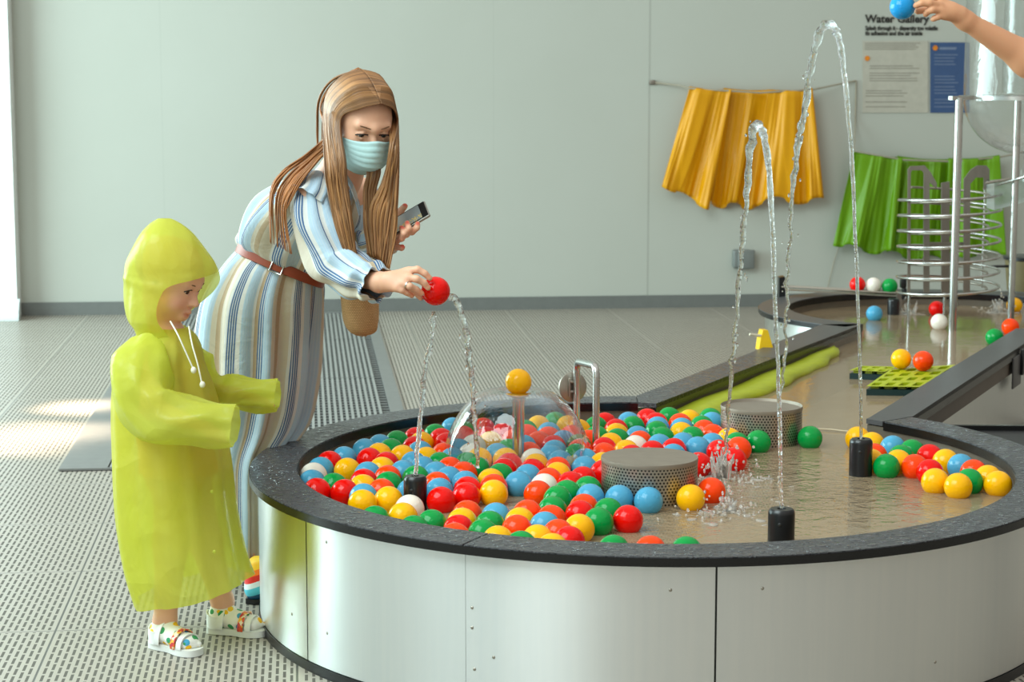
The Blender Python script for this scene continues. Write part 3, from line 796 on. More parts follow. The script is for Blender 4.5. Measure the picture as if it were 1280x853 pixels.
# ================================================================== FAR BASIN FIXTURES
def vtube(name, px, y0, y1, Y, r, mat, parent, n=16):
    a, b = aty(px, y0, Y), aty(px, y1, Y); b.x = a.x
    return tube_obj(name, [a, b], r, mat, parent, n)
cp = aty(1190.5, 415, 9.25); 
run = empty('marble_run', (cp.x, cp.y, ZF), 'steel spiral ball run with upright plates round a tall pole in the far basin', 'ball run')
ptop = aty(1190.5, 122, 9.25)
tube_obj('pole', [(cp.x, cp.y, ZF), (cp.x, cp.y, ptop.z)], .0195, M['steel'], run, 20)
hc = aty(1186, 300, 9.52); zh0, zh1 = aty(1186, 231, 9.52).z, aty(1186, 366, 9.52).z
pts = []
for i in range(7*36 + 1):
    a = -PI*1.02 - 2*PI*i/36 + 2*PI; k = i/(7*36)
    pts.append((hc.x + .242*math.cos(a), hc.y + .242*math.sin(a), zh0 + (zh1 - zh0)*k))
lead = aty(1288, 219, 9.15)
pts = [lead, (lead*.4 + Vector(pts[0])*.0 + Vector((hc.x + .15, hc.y - .26, zh0 + .01))*.6)] + pts[14:]
tube_obj('spiral_rail', pts, .0062, M['steel'], run, 8)
pts2 = [(x, y, z + .0) for x, y, z in [tuple(p) for p in pts[2:]]]
inner_r = []
for i in range(7*36 + 1):
    a = -PI*1.02 - 2*PI*i/36 + 2*PI; k = i/(7*36)
    inner_r.append((hc.x + .185*math.cos(a), hc.y + .185*math.sin(a), zh0 + (zh1 - zh0)*k - .012))
tube_obj('spiral_rail', inner_r, .0055, M['steel_dull'], run, 8)
def plate(name, outline, Y, th, mat, parent):
    """a flat cut steel plate, outline measured in its own upright plane"""
    P = [aty(x, y, Y) for x, y in outline]
    bm = bmesh.new(); f = [bm.verts.new(p) for p in P]; b = [bm.verts.new(p + Vector((0, th, 0))) for p in P]
    n = len(P); bm.faces.new(f); bm.faces.new(b[::-1])
    for i in range(n): bm.faces.new((f[i], f[(i+1) % n], b[(i+1) % n], b[i]))
    return from_bm(name, bm, mat, parent)
plate('upright_plate', [(1134.5, 366), (1135, 212), (1138, 208), (1156, 207), (1163, 215), (1171, 229), (1171, 236), (1162, 228), (1162, 366), (1154.5, 366), (1155, 216), (1152, 213), (1140, 213), (1138.5, 216), (1138, 366)], 9.44, .012, M['steel_plate'], run)
plate('upright_plate', [(1204.5, 366), (1205, 224), (1214, 212), (1222, 207), (1233, 207), (1237, 212), (1237, 236), (1230, 236), (1230, 222), (1220, 222), (1213, 230), (1212.5, 366)], 9.58, .012, M['steel_plate'], run)
plate('upright_plate', [(1177, 366), (1177, 229), (1187, 227), (1187, 366)], 9.66, .014, M['steel_plate'], run)
plate('tie_bar', [(1160, 303), (1206, 303), (1206, 307), (1160, 307)], 9.60, .01, M['steel_plate'], run)
vtube('support_rod', 1231.5, 232, 360, 9.70, .005, M['steel'], run, 10)
# pole down into the water from the spiral
a = aty(1136.5, 366, 9.44); tube_obj('support_rod', [a, (a.x, a.y, ZF)], .006, M['steel'], run, 10)
a = aty(1181, 366, 9.66); tube_obj('support_rod', [a, (a.x, a.y, ZF)], .008, M['steel'], run, 10)

# clear funnel: cylinder and bowl held in a ring
fc = aty(1278, 122, 9.42)
fun = empty('clear_funnel', (fc.x, fc.y, ZF), 'tall clear plastic cylinder ending in a round bowl at the right edge', 'funnel')
bm = bmesh.new(); R_ = .272
prof = [(.028, -.40), (.028, -.262)] + [(max(.028, R_*math.cos(a)), -.265*abs(math.sin(a))) for a in np.linspace(-PI/2 + .12, 0, 14)] + [(R_, 1.05)]
add_lathe(bm, fc, prof, 64, cap=False)
o = from_bm('clear_shell', bm, M['acrylic'], fun, smooth=True)
bm = bmesh.new(); add_lathe(bm, fc, [(.095, .02), (.095, 1.05)], 40, cap=False); from_bm('inner_tube', bm, M['acrylic'], fun, smooth=True)
bm = bmesh.new(); add_lathe(bm, fc, [(R_ + .001, -.009), (R_ + .022, -.009), (R_ + .022, .009), (R_ + .001, .009), (R_ + .001, -.009)], 64, cap=False); from_bm('ring', bm, M['steel'], fun, sharp=40)
arm0 = Vector((ptop.x - .012, ptop.y - .012, fc.z)); dv = Vector((fc.x - arm0.x, fc.y - arm0.y, 0)); dl = dv.length - R_ - .012
bm = bmesh.new(); Mx = Matrix((dv.normalized(), Vector((-dv.y, dv.x, 0)).normalized(), Vector((0, 0, 1)))).transposed()
add_box(bm, arm0 + dv.normalized()*dl*.5, (dl, .03, .018), Mx); from_bm('holder_bar', bm, M['steel'], fun)
vtube('leg', 1272.5, 126, 440, 9.30, .0165, M['steel'], fun, 16)
bpy.data.objects['leg'].data.name = 'leg'
# clear chute below
ch = empty('clear_chute', aty(1262, 244, 9.5), 'small clear plastic chute under the bowl at the right edge', 'chute')
P = [aty(x, y, Y) for x, y, Y in ((1243, 228, 9.42), (1290, 224, 9.42), (1290, 250, 9.42), (1243, 263, 9.42))]
bm = bmesh.new(); q = [bm.verts.new(p) for p in P] + [bm.verts.new(p + Vector((0, .16, 0))) for p in P]
bm.faces.new(q[:4]); bm.faces.new(q[4:][::-1]); bm.faces.new((q[3], q[2], q[6], q[7])); bm.faces.new((q[0], q[3], q[7], q[4]))
M['frost'] = simple('frosted_clear_plastic', srgb(206, 214, 208), .3, Transmission_Weight=.75, IOR=1.2)
from_bm('chute_body', bm, M['frost'], ch)
tube_obj('chute_rail', [aty(1232, 229, 9.40), aty(1262, 224, 9.40), aty(1292, 220, 9.40)], .007, M['steel_dull'], ch, 8)

# ball track along the far rim
tk = empty('ball_track', aty(977, 370, 10.14), 'straight steel ball track along the far basin carrying three balls', 'ball track')
e0, e1 = aty(976, 358, 10.16), aty(1124, 366, 10.06)
dz = Vector((0, 0, .0)); sd = Vector((0, .028, 0))
for s_ in (-1, 1): tube_obj('track_rail', [e0 + sd*s_, e1 + sd*s_], .005, M['steel_dull'], tk, 8)
bm = bmesh.new(); add_box(bm, (e0 + e1)/2 + Vector((0, .0, -.017)), ((e1 - e0).length, .05, .004), Matrix.Rotation(math.atan2((e1-e0).y, (e1-e0).x), 3, 'Z') @ Matrix.Rotation(-math.asin((e1-e0).z/(e1-e0).length), 3, 'Y')); from_bm('track_floor', bm, M['steel_dull'], tk)
plate('end_bracket', [(974, 347), (981, 346), (982, 350), (982, 380), (976, 382), (974, 378)], 10.13, .07, M['black'], tk)
plate('post', [(1121.5, 368), (1127.5, 366), (1129, 415), (1122.5, 415)], 10.0, .03, M['steel_plate'], tk)
bm = bmesh.new(); k_ = aty(1129, 354, 9.93); add_box(bm, k_, (.03, .035, .05)); add_box(bm, k_ + Vector((.006, 0, -.055)), (.022, .03, .06)); bevel(bm, .006, 2); from_bm('clamp', bm, M['black'], tk, sharp=40)
tube_obj('clamp_lever', [k_ + Vector((.01, -.01, -.055)), k_ + Vector((.085, -.02, -.06))], .006, M['black'], tk, 8)
def track_pt(px):
    k = (px - 976)/(1124 - 976); return e0 + (e1 - e0)*k + Vector((0, 0, .0305))
TG = 'balls on the ball track'
add_ball('R', track_pt(1072), 'red ball, leftmost of three on the far ball track', TG)
add_ball('W', track_pt(1092), 'white ball between red and green on the far ball track', TG)
add_ball('G', track_pt(1112), 'green ball at the clamp end of the far ball track', TG)

# brown tub with dark lid on the far rim
M['brown'] = simple('brown_tub', srgb(112, 98, 62), .5)
tb = empty('brown_tub', aty(1270, 366, 10.42), 'brown tub with a black rim and handle beyond the far basin, right edge', 'tub')
bm = bmesh.new(); add_lathe(bm, (0, 0, 0), [(.11, .44 - .44), (.125, .16)], 24); 
bmesh.ops.transform(bm, matrix=Matrix.Translation(Vector((aty(1284, 366, 10.42).x, 10.40, .4405))), verts=bm.verts); from_bm('body', bm, M['brown'], tb, sharp=40)
bm = bmesh.new(); add_lathe(bm, (aty(1284, 366, 10.42).x, 10.40, .6), [(.125, 0), (.135, .004), (.135, .018), (.12, .022), (.02, .022)], 24); from_bm('lid', bm, M['black'], tb, sharp=40)
tube_obj('handle', [aty(1262, 333, 10.35), aty(1248, 333, 10.33), aty(1236, 333.5, 10.33)], .012, M['black'], tb, 10, .6)

# yellow scoop behind the left rail
sx = aty(955, 425, 8.2); M['yellow_plastic'] = simple('yellow_plastic', srgb(226, 180, 12), .4)
sc_ = empty('scoop', (sx.x, sx.y, .3), 'small yellow scoop with pale handle hooked outside the left channel rail', 'scoop')
bm = bmesh.new()
pr = [aty(x, y, 8.2) for x, y in ((949, 438), (951, 424), (954, 413), (960, 413), (967, 437))]
f = [bm.verts.new(p) for p in pr]; b = [bm.verts.new(p + Vector((-.01, .05, 0))) for p in pr]
bm.faces.new(f); bm.faces.new(b[::-1])
for i in range(5): bm.faces.new((f[i], f[(i+1) % 5], b[(i+1) % 5], b[i]))
bevel(bm, .006, 2); from_bm('scoop_bowl', bm, M['yellow_plastic'], sc_, sharp=40)
tube_obj('handle', [aty(953, 420, 8.21), aty(946, 419.5, 8.2), aty(937, 418, 8.19)], .006, simple('pale_handle', srgb(205, 195, 170), .5), sc_, 8)

# ================================================================== SPLASHES
def splash(name, c, n, spread, hgt, label, seed):
    rnd = random.Random(seed); bm = bmesh.new()
    for _ in range(n):
        a = rnd.uniform(0, 2*PI); r = abs(rnd.gauss(0, 1)) * spread; h = max(0, rnd.gauss(0, 1)) * hgt * max(.1, 1 - r/spread*.4)
        s = bmesh.ops.create_icosphere(bm, subdivisions=1, radius=rnd.uniform(.0018, .0055))
        bmesh.ops.transform(bm, matrix=Matrix.Translation(c + Vector((r*math.cos(a), r*math.sin(a)*.9, h + .003))) @ Matrix.Rotation(rnd.uniform(0, 3), 4, 'X') @ Matrix.Diagonal((1, 1, rnd.uniform(.7, 2.6), 1)), verts=s['verts'])
    for _ in range(n // 12):      # little crowns and tongues of water
        a = rnd.uniform(0, 2*PI); r = abs(rnd.gauss(0, 1)) * spread * .5; p = c + Vector((r*math.cos(a), r*math.sin(a), -.004))
        q = p + Vector((math.cos(a)*.03*rnd.random(), math.sin(a)*.03*rnd.random(), hgt*rnd.uniform(.4, 1.3)))
        add_tube(bm, [p, (p + q)/2 + Vector((rnd.gauss(0, .004), 0, .004)), q], [rnd.uniform(.006, .012), .006, .0015], 7)
    # low froth
    for _ in range(n // 5):
        a = rnd.uniform(0, 2*PI); r = abs(rnd.gauss(0, 1)) * spread * 1.4
        s = bmesh.ops.create_icosphere(bm, subdivisions=2, radius=rnd.uniform(.006, .016)); bmesh.ops.transform(bm, matrix=Matrix.Translation(c + Vector((r*math.cos(a), r*math.sin(a), 0))) @ Matrix.Rotation(rnd.uniform(0, 3), 4, 'Z') @ Matrix.Diagonal((1.6, 1, .22, 1)), verts=s['verts'])
    return tag(from_bm(name, bm, M['foam'], smooth=True), label, 'splash', kind='stuff')
splash('water_splash', atz(905, 598, ZW), 190, .085, .075, 'splash where the tallest front jet lands by the middle drum', 11)
splash('water_splash', atz(905, 640, ZW), 120, .09, .03, 'froth on the water in front of the middle drum', 12)
splash('water_splash', atz(1250, 391, ZW), 150, .06, .06, 'bubbling splash around the small yellow ball at the far right', 13)
splash('water_splash', atz(1134, 393, ZW), 70, .03, .06, 'small splash beside the far black nozzle', 14)
splash('water_splash', atz(597, 592, ZW), 60, .03, .03, 'splash in the ball pool below the red ball stream', 15)

# ================================================================== ON THE BACK WALL
def atwall(x, y, off=0.0):
    r = ray(x, y); t = (V0 - off) / (r.x*AF.x + r.y*AF.y); return Vector((r.x*t, r.y*t, CAMH + r.z*t))
def mk_vinyl(name, col, dark):
    t = NT(name); p = t.pr(Roughness=.42, Subsurface_Weight=.0)
    c = t.coord(); n = t.noise(4, 4, .6, c, .5); b = t.mix(n, dark, col); t.l(b, p.inputs['Base Color'])
    tl = t.n('ShaderNodeBsdfTranslucent'); t.l(b, tl.inputs[0]); mx = t.n('ShaderNodeMixShader'); mx.inputs[0].default_value = .3
    t.l(p.outputs[0], mx.inputs[1]); t.l(tl.outputs[0], mx.inputs[2]); t.l(mx.outputs[0], t.out.inputs[0])
    t.bump(t.noise(14, 3, .5, c), .15, .01); return t.m
M['pon_y'] = mk_vinyl('amber_vinyl', srgb(244, 182, 0), srgb(232, 164, 0)); M['pon_g'] = mk_vinyl('leaf_green_vinyl', srgb(126, 176, 8), srgb(102, 156, 4))
def poncho(top, bot, off, folds, seed, mat, label, group, jag):
    rnd = random.Random(seed); nu, nv = 64, 26; bm = bmesh.new(); G = []
    ph = [rnd.uniform(0, 6) for _ in range(4)]
    for j in range(nv + 1):
        v = j/nv; row = []
        for i in range(nu + 1):
            u = i/nu
            tx = top[0] + (top[2] - top[0])*u; ty = top[1] + (top[3] - top[1])*u + math.sin(u*PI)*2
            bx_ = bot[0] + (bot[2] - bot[0])*u; by = bot[1] + (bot[3] - bot[1])*u + jag*(math.copysign(abs(math.sin(u*folds*PI*.8 + ph[0]))**.5, math.sin(u*folds*PI*.8 + ph[0]))*5 + 3*math.sin(u*4 + ph[1]))
            w = (.25 + .75*v)
            uu = u + .07*math.sin(5*u + ph[0]) + .04*math.sin(11*u + ph[1] + v)
            q1 = math.sin(uu*folds*.95*PI + ph[2] + 1.4*v); q2 = math.sin(uu*folds*1.9*PI + ph[3] - 2.2*v)
            d = off + .034 + w*(.034*math.copysign(abs(q1)**.6, q1) + .012*math.copysign(abs(q2)**.7, q2) + .004*math.sin(uu*folds*6*PI + 3*v))
            k = v**.92
            row.append(bm.verts.new(atwall(tx + (bx_-tx)*k, ty + (by-ty)*k, d)))
        G.append(row)
    for a, b in zip(G, G[1:]):
        for i in range(nu): bm.faces.new((a[i], a[i+1], b[i+1], b[i]))
    # turned over the line at the top
    back = [bm.verts.new(v.co + AF*.03 - Vector((0, 0, .10))) for v in G[0]]; mid = [bm.verts.new(v.co + AF*.012 + Vector((0, 0, .012))) for v in G[0]]
    for i in range(nu): bm.faces.new((mid[i], mid[i+1], G[0][i+1], G[0][i])); bm.faces.new((back[i], back[i+1], mid[i+1], mid[i]))
    o = from_bm('raincoat', bm, mat, smooth=True)
    tag(o, label, 'raincoat', group); s = o.modifiers.new('thickness', 'SOLIDIFY'); s.thickness = .003
    return o
GY, GG = 'yellow raincoats on the wall line', 'green raincoats on the wall line'
poncho((862, 110, 914, 113), (827, 232, 886, 258), .09, 3.0, 1, M['pon_y'], 'amber yellow raincoat, leftmost on the upper line, one corner flaring out', GY, .8)
poncho((905, 112, 968, 114), (886, 254, 946, 257), .02, 4.0, 2, M['pon_y'], 'amber yellow raincoat hanging in the middle of the upper line', GY, 1)
poncho((960, 114, 1016, 112), (938, 256, 1030, 250), .09, 4.0, 3, M['pon_y'], 'amber yellow raincoat at the right end of the upper line', GY, 1)
poncho((1068, 190, 1128, 199), (1041, 302, 1118, 321), .09, 4.0, 4, M['pon_g'], 'green raincoat, leftmost on the lower line', GG, .8)
poncho((1122, 197, 1192, 201), (1108, 322, 1186, 322), .02, 4.0, 5, M['pon_g'], 'green raincoat hanging behind the spiral ball run', GG, 1)
poncho((1186, 200, 1250, 196), (1180, 321, 1258, 314), .09, 3.5, 6, M['pon_g'], 'green raincoat at the right end of the lower line', GG, .8)
M['cordw'] = simple('grey_wall_cord', srgb(150, 142, 124), .7)
cl = tube_obj('clothesline', [atwall(815, 103, .01), atwall(850, 107, .05), atwall(862, 110.5, .12), atwall(950, 116, .12), atwall(1016, 112, .12), atwall(1070, 101, .012)], .006, M['cordw']); tag(cl, 'thin cord on the wall carrying the yellow raincoats', 'clothesline')
cl = tube_obj('clothesline', [atwall(1070, 101, .012), atwall(1069, 150, .02), atwall(1068, 189, .12), atwall(1130, 200, .12), atwall(1192, 202, .12), atwall(1250, 196.5, .12), atwall(1300, 186, .02)], .006, M['cordw']); tag(cl, 'cord dropping down the wall and carrying the green raincoats', 'clothesline')
cl = tube_obj('cord', [atwall(1052, 300, .03), atwall(1043, 325, .03), atwall(1034, 362, .03)], .004, M['cordw']); tag(cl, 'loose cord end hanging down the wall below the green raincoats', 'cord')
hk = bmesh.new(); p = atwall(815, 103, 0); add_box(hk, p - AF*.01, (.045, .02, .03), Matrix.Rotation(ANG, 3, 'Z')); bevel(hk, .005); o = from_bm('line_hook', hk, M['steel_plate'], sharp=40); tag(o, 'small grey hook holding the left end of the upper line', 'hook')
# socket box
M['box_grey'] = simple('grey_socket_box', srgb(112, 116, 112), .45)
ob = empty('socket_box', atwall(930, 324, 0), 'grey socket box on the wall under the yellow raincoats', 'socket box')
Rw = Matrix.Rotation(ANG, 3, 'Z'); s_ = 13.3/FPX
bm = bmesh.new(); add_box(bm, atwall(927, 323.5, .03), (23*s_, .06, 23*s_), Rw); bevel(bm, .012, 3); from_bm('body', bm, M['box_grey'], ob, sharp=40)
bm = bmesh.new(); add_box(bm, atwall(933, 324.5, .068), (21*s_, .02, 24*s_), Rw); bevel(bm, .009, 3); from_bm('flap', bm, M['box_grey'], ob, sharp=40)

# sign
def text_mesh(name, body, size, mat, parent, loc, ofs=.0, align='LEFT', sx=1.0):
    cu = bpy.data.curves.new(name, 'FONT'); cu.body = body; cu.size = size; cu.offset = ofs; cu.extrude = .0008; cu.align_x = align; cu.resolution_u = 3
    tmp = bpy.data.objects.new('tmp_text', cu); COL.objects.link(tmp); bpy.context.view_layer.update()
    me = bpy.data.meshes.new_from_object(tmp.evaluated_get(bpy.context.evaluated_depsgraph_get())); bpy.data.objects.remove(tmp)
    me.transform(Matrix.Translation(loc) @ (Matrix.Rotation(ANG, 4, 'Z') @ Matrix.Rotation(PI/2, 4, 'X')) @ Matrix.Diagonal((sx, 1, 1, 1)))
    return link(name, me, mat, parent, False)
sg = empty('wall_sign', atwall(1120, 140, 0), 'printed wall sign with bold heading, beige text panel and blue text panel', 'sign')
M['sign_beige'] = simple('sign_beige', srgb(176, 172, 158), .6); M['sign_blue'] = simple('sign_blue', srgb(52, 78, 118), .5); M['ink'] = simple('black_ink', srgb(40, 38, 34), .6); M['ink_soft'] = simple('grey_ink', srgb(140, 135, 122), .6); M['ink_pale'] = simple('pale_ink', srgb(108, 122, 146), .6); M['orange_dot'] = simple('orange_print', srgb(206, 120, 24), .5)
def wplate(name, x0, y0, x1, y1, off, mat, parent):
    a, b, c, d = (atwall(x, y, off) for x, y in ((x0, y0), (x1, y0), (x1, y1), (x0, y1)))
    bm = bmesh.new(); q = [bm.verts.new(p) for p in (a, b, c, d)]; r = [bm.verts.new(p + AF*.004) for p in (a, b, c, d)]
    bm.faces.new(q); bm.faces.new(r[::-1])
    for i in range(4): bm.faces.new((q[i], q[(i+1) % 4], r[(i+1) % 4], r[i]))
    return from_bm(name, bm, mat, parent)
wplate('text_panel', 1078, 51, 1160, 141, .006, M['sign_beige'], sg); wplate('blue_panel', 1163, 53, 1212, 141, .008, M['sign_blue'], sg)
text_mesh('heading', 'Water Gallery', .073, M['ink'], sg, atwall(1081.5, 28, .004), .0022, sx=1.02)
text_mesh('subheading', 'Splash through it - dispersity too volatile', .040, M['ink'], sg, atwall(1081.5, 37.5, .004), .0014, sx=.76)
text_mesh('subheading', 'its adhesion and the air inside', .040, M['ink'], sg, atwall(1081.5, 44, .004), .0014, sx=.82)
rn = random.Random(3)
def lines(name, x0, x1, ys, off, mat, h=1.0):
    for y in ys:
        x = x0; e = x1 - rn.random()*(x1-x0)*.22; bm = bmesh.new()
        q = [bm.verts.new(atwall(a, b, off)) for a, b in ((x, y), (e, y), (e, y+h), (x, y+h))]; bm.faces.new(q); from_bm(name, bm, mat, sg)
lines('small_print', 1081, 1154, [53.5, 56, 58.5, 61], .0075, M['ink_soft'])
lines('small_print', 1087, 1150, [82, 85, 91, 94, 97.5, 100.5], .0075, M['ink_soft'])
lines('small_print', 1082, 1140, [113, 116, 119.5, 127, 133], .0075, M['ink_soft'])
lines('small_print', 1168, 1198, [68, 72, 76, 80, 95, 99, 103, 108, 112, 116, 124, 128, 133], .0095, M['ink_pale'])
lines('blue_heading', 1174, 1200, [59, 60.5], .0095, M['ink_pale'], 1.6)
for px, py, of in ((1084, 73, .009), (1169, 60, .011)):
    bm = bmesh.new(); add_lathe(bm, (0, 0, 0), [(.019, 0), (.019, .002), (0, .002)], 6)
    bmesh.ops.transform(bm, matrix=Matrix.Translation(atwall(px, py, of)) @ (-AF).to_track_quat('Z', 'Y').to_matrix().to_4x4(), verts=bm.verts); from_bm('orange_mark', bm, M['orange_dot'], sg)

# ================================================================== LIGHT
w = bpy.data.worlds.new('World'); SC.world = w; w.use_nodes = True; nt = w.node_tree; nt.nodes.clear()
class WT(NT):
    def __init__(s): s.t = nt
W_ = WT()
out = W_.n('ShaderNodeOutputWorld'); bg = W_.n('ShaderNodeBackground'); W_.l(bg.outputs[0], out.inputs[0])
x, y, z = W_.xyz(W_.coord('Generated'))
az = W_.math('ADD', W_.math('DIVIDE', W_.math('ARCTAN2', x, W_.math('MULTIPLY', y, -1.0)), 2*PI), .5)
def g(v, t=(1, 1, 1)): return (v*t[0], v*t[1], v*t[2], 1)
cool, warm = (.80, 1.0, .99), (1.0, .93, .80)
hor = W_.ramp(az, [(.0, g(.45, warm)), (.10, g(.6, cool)), (.16, g(.95, cool)), (.335, g(.95, cool)), (.348, g(.62, cool)), (.382, g(.62, cool)), (.392, g(1.35, (.9, 1, .97))), (.436, g(1.2, (.92, 1, .96))), (.448, g(.68, (.97, 1, .94))), (.54, g(.52, (1, .99, .9))), (.67, g(.36, warm)), (.775, g(.30, warm)), (.785, g(.12)), (.80, g(.12)), (.815, g(.30, warm)), (1.0, g(.42, warm))])
up = W_.ramp(z, [(.45, (0, 0, 0, 1)), (.75, (1, 1, 1, 1))])
wc = W_.mix(up, hor, g(.80, (1, .985, .93)))
W_.l(wc, bg.inputs[0]); bg.inputs[1].default_value = 1.0
def area(name, loc, look, sx, sy, power, col, spread=180):
    l = bpy.data.lights.new(name, 'AREA'); l.shape = 'RECTANGLE'; l.size = sx; l.size_y = sy; l.energy = power; l.color = col; l.spread = math.radians(spread)
    o = bpy.data.objects.new(name, l); COL.objects.link(o); o.location = loc
    o.rotation_euler = (Vector(look) - Vector(loc)).to_track_quat('-Z', 'Y').to_euler(); return o
area('window_light', (-6.2, 9.5, 2.1), (0, 9.9, 1.0), 6.0, 3.4, 640, (.72, .97, 1.0))
area('overhead_fill', (-3.4, 2.8, 5.6), (0, 5.8, .6), 5.0, 4.0, 430, (.80, .98, 1.0))  # added fill from above to light the table, no real opening there
sl = bpy.data.lights.new('sun', 'SUN'); so = bpy.data.objects.new('sun', sl); COL.objects.link(so)
sl.energy = .0
# sun through the window bars on the floor at the left
for px, py, sx, sy in ((18, 555, .42, .30), (82, 540, .34, .34), (105, 510, .28, .10)):
    p = atz(px, py, 0); area('sunbeam', p + Vector((-3.4, 1.2, 3.0)), p, sx, sy, 2.6, (1.0, .76, .55), 4)
SC.view_settings.view_transform = 'Standard'; SC.view_settings.look = 'None'; SC.view_settings.exposure = 0.12; SC.view_settings.gamma = 1.0
try: SC.view_settings.use_curve_mapping = False
except Exception: pass
SC.cycles.max_bounces = 10; SC.cycles.transparent_max_bounces = 24; SC.cycles.transmission_bounces = 8
SC.cycles.use_denoising = True
# ================================================================== ORGANIC SHAPES
def V3(*a): return np.array(a, float)
def npv(v): return np.array((v[0], v[1], v[2]), float)
def cap(a, b, ra, rb=None, k=.01, sub=False): return dict(t='c', a=npv(a), b=npv(b), ra=ra, rb=ra if rb is None else rb, k=k, sub=sub)
def ell(c, r, R=None, k=.01, sub=False): return dict(t='e', a=npv(c), r=npv(r), R=np.eye(3) if R is None else R, k=k, sub=sub)
def prim_d(q, P):
    if q['t'] == 'c':
        ab = q['b'] - q['a']; L2 = max(ab @ ab, 1e-12); t = np.clip((P - q['a']) @ ab / L2, 0, 1)
        return np.linalg.norm(P - q['a'] - t[:, None]*ab, axis=1) - (q['ra'] + t*(q['rb'] - q['ra']))
    X = (P - q['a']) @ q['R']          # columns of R are the local axes
    k0 = np.linalg.norm(X / q['r'], axis=1); k1 = np.linalg.norm(X / q['r']**2, axis=1)
    return np.where(k1 > 1e-9, k0*(k0 - 1)/np.maximum(k1, 1e-9), -q['r'].min())
def sdf_eval(prims, P):
    d = None
    for q in prims:
        e = prim_d(q, P); k = q['k']
        if d is None: d = e; continue
        if q['sub']:
            h = np.clip(.5 - .5*(e + d)/k, 0, 1); d = d*(1-h) - e*h + k*h*(1-h)
        else:
            h = np.clip(.5 + .5*(e - d)/k, 0, 1); d = e*(1-h) + d*h - k*h*(1-h)
    return d
def sdf_mesh(name, prims, h, B=20, smooth=1):
    lo = np.min([np.minimum(q['a'], q.get('b', q['a'])) - (max(q['ra'], q['rb']) if q['t'] == 'c' else q['r'].max()) for q in prims if not q['sub']], axis=0) - 3*h
    hi = np.max([np.maximum(q['a'], q.get('b', q['a'])) + (max(q['ra'], q['rb']) if q['t'] == 'c' else q['r'].max()) for q in prims if not q['sub']], axis=0) + 3*h
    nb = np.ceil((hi - lo)/(h*B)).astype(int)
    I = np.stack(np.meshgrid(*[np.arange(n) for n in nb], indexing='ij'), -1).reshape(-1, 3)
    cen = lo + (I + .5)*B*h; hd = B*h*.5*math.sqrt(3)
    act = np.abs(sdf_eval(prims, cen)) < hd*1.35 + .02
    I = I[act]; cen = cen[act]
    g = np.arange(B + 1)
    G = np.stack(np.meshgrid(g, g, g, indexing='ij'), -1)
    ids, poss, quads = [], [], []
    N = nb*B + 2
    def gid(ijk): return (ijk[..., 0].astype(np.int64)*N[1] + ijk[..., 1])*N[2] + ijk[..., 2]
    corner = [(a, b, c) for a in (0, 1) for b in (0, 1) for c in (0, 1)]
    edges = [(i, j) for i in range(8) for j in range(i+1, 8) if sum(abs(np.array(corner[i]) - np.array(corner[j]))) == 1]
    for bi, c in zip(I, cen):
        sub = [q for n_, q in enumerate(prims) if n_ == 0 or prim_d(q, c[None])[0] < hd + 2*q['k'] + .015]
        base = bi*B; P = lo + (base + G)*h
        d = sdf_eval(sub, P.reshape(-1, 3)).reshape(B+1, B+1, B+1)
        if (d > 0).all() or (d < 0).all(): continue
        C = np.stack([d[a:B+a, b:B+b, e:B+e] for a, b, e in corner], -1)
        m = (C < 0).any(-1) & (C >= 0).any(-1)
        idx = np.argwhere(m); Cm = C[m]
        acc = np.zeros((len(idx), 3)); cnt = np.zeros(len(idx))
        for i, j in edges:
            x = (Cm[:, i] < 0) != (Cm[:, j] < 0); t = np.where(x, Cm[:, i]/np.where(x, Cm[:, i] - Cm[:, j], 1), 0)
            p = np.array(corner[i]) + t[:, None]*(np.array(corner[j]) - np.array(corner[i])); acc += np.where(x[:, None], p, 0); cnt += x
        poss.append(lo + (base + idx + acc/cnt[:, None])*h); ids.append(gid(base + idx))
        for ax in range(3):
            s = [slice(0, B)]*3; s2 = [slice(0, B)]*3; s2[ax] = slice(1, B+1)
            x = (d[tuple(s)] < 0) != (d[tuple(s2)] < 0); e = np.argwhere(x)
            if not len(e): continue
            ins = d[tuple(s)][x] < 0
            u = np.zeros(3, int); w = np.zeros(3, int); u[(ax+1) % 3] = 1; w[(ax+2) % 3] = 1
            e = e + base
            q4 = np.stack([gid(e), gid(e - u), gid(e - u - w), gid(e - w)], 1)
            q4[~ins] = q4[~ins][:, ::-1]; quads.append(q4)
    ids = np.concatenate(ids); poss = np.concatenate(poss); quads = np.concatenate(quads)
    uid, fi = np.unique(ids, return_index=True); V = poss[fi]
    k = np.searchsorted(uid, quads); k = np.clip(k, 0, len(uid)-1); ok = (uid[k] == quads).all(1); k = k[ok]
    for _ in range(smooth):
        s = np.zeros_like(V); n = np.zeros(len(V))
        for a, b in ((0, 1), (1, 2), (2, 3), (3, 0)):
            np.add.at(s, k[:, a], V[k[:, b]]); np.add.at(n, k[:, a], 1); np.add.at(s, k[:, b], V[k[:, a]]); np.add.at(n, k[:, b], 1)
        V = V*.5 + .5*s/np.maximum(n, 1)[:, None]
    me = bpy.data.meshes.new(name); me.from_pydata(V.tolist(), [], k.tolist()); me.update(); return me, V
def frame(fwd, up=(0, 0, 1), roll=0):
    f = Vector(fwd).normalized(); u = Vector(up); u = (u - f*u.dot(f)).normalized(); l = u.cross(f)
    if roll:
        q = Matrix.Rotation(roll, 3, f); u = q @ u; l = q @ l
    return l, f, u      # lateral (picture right when facing us), forward, up
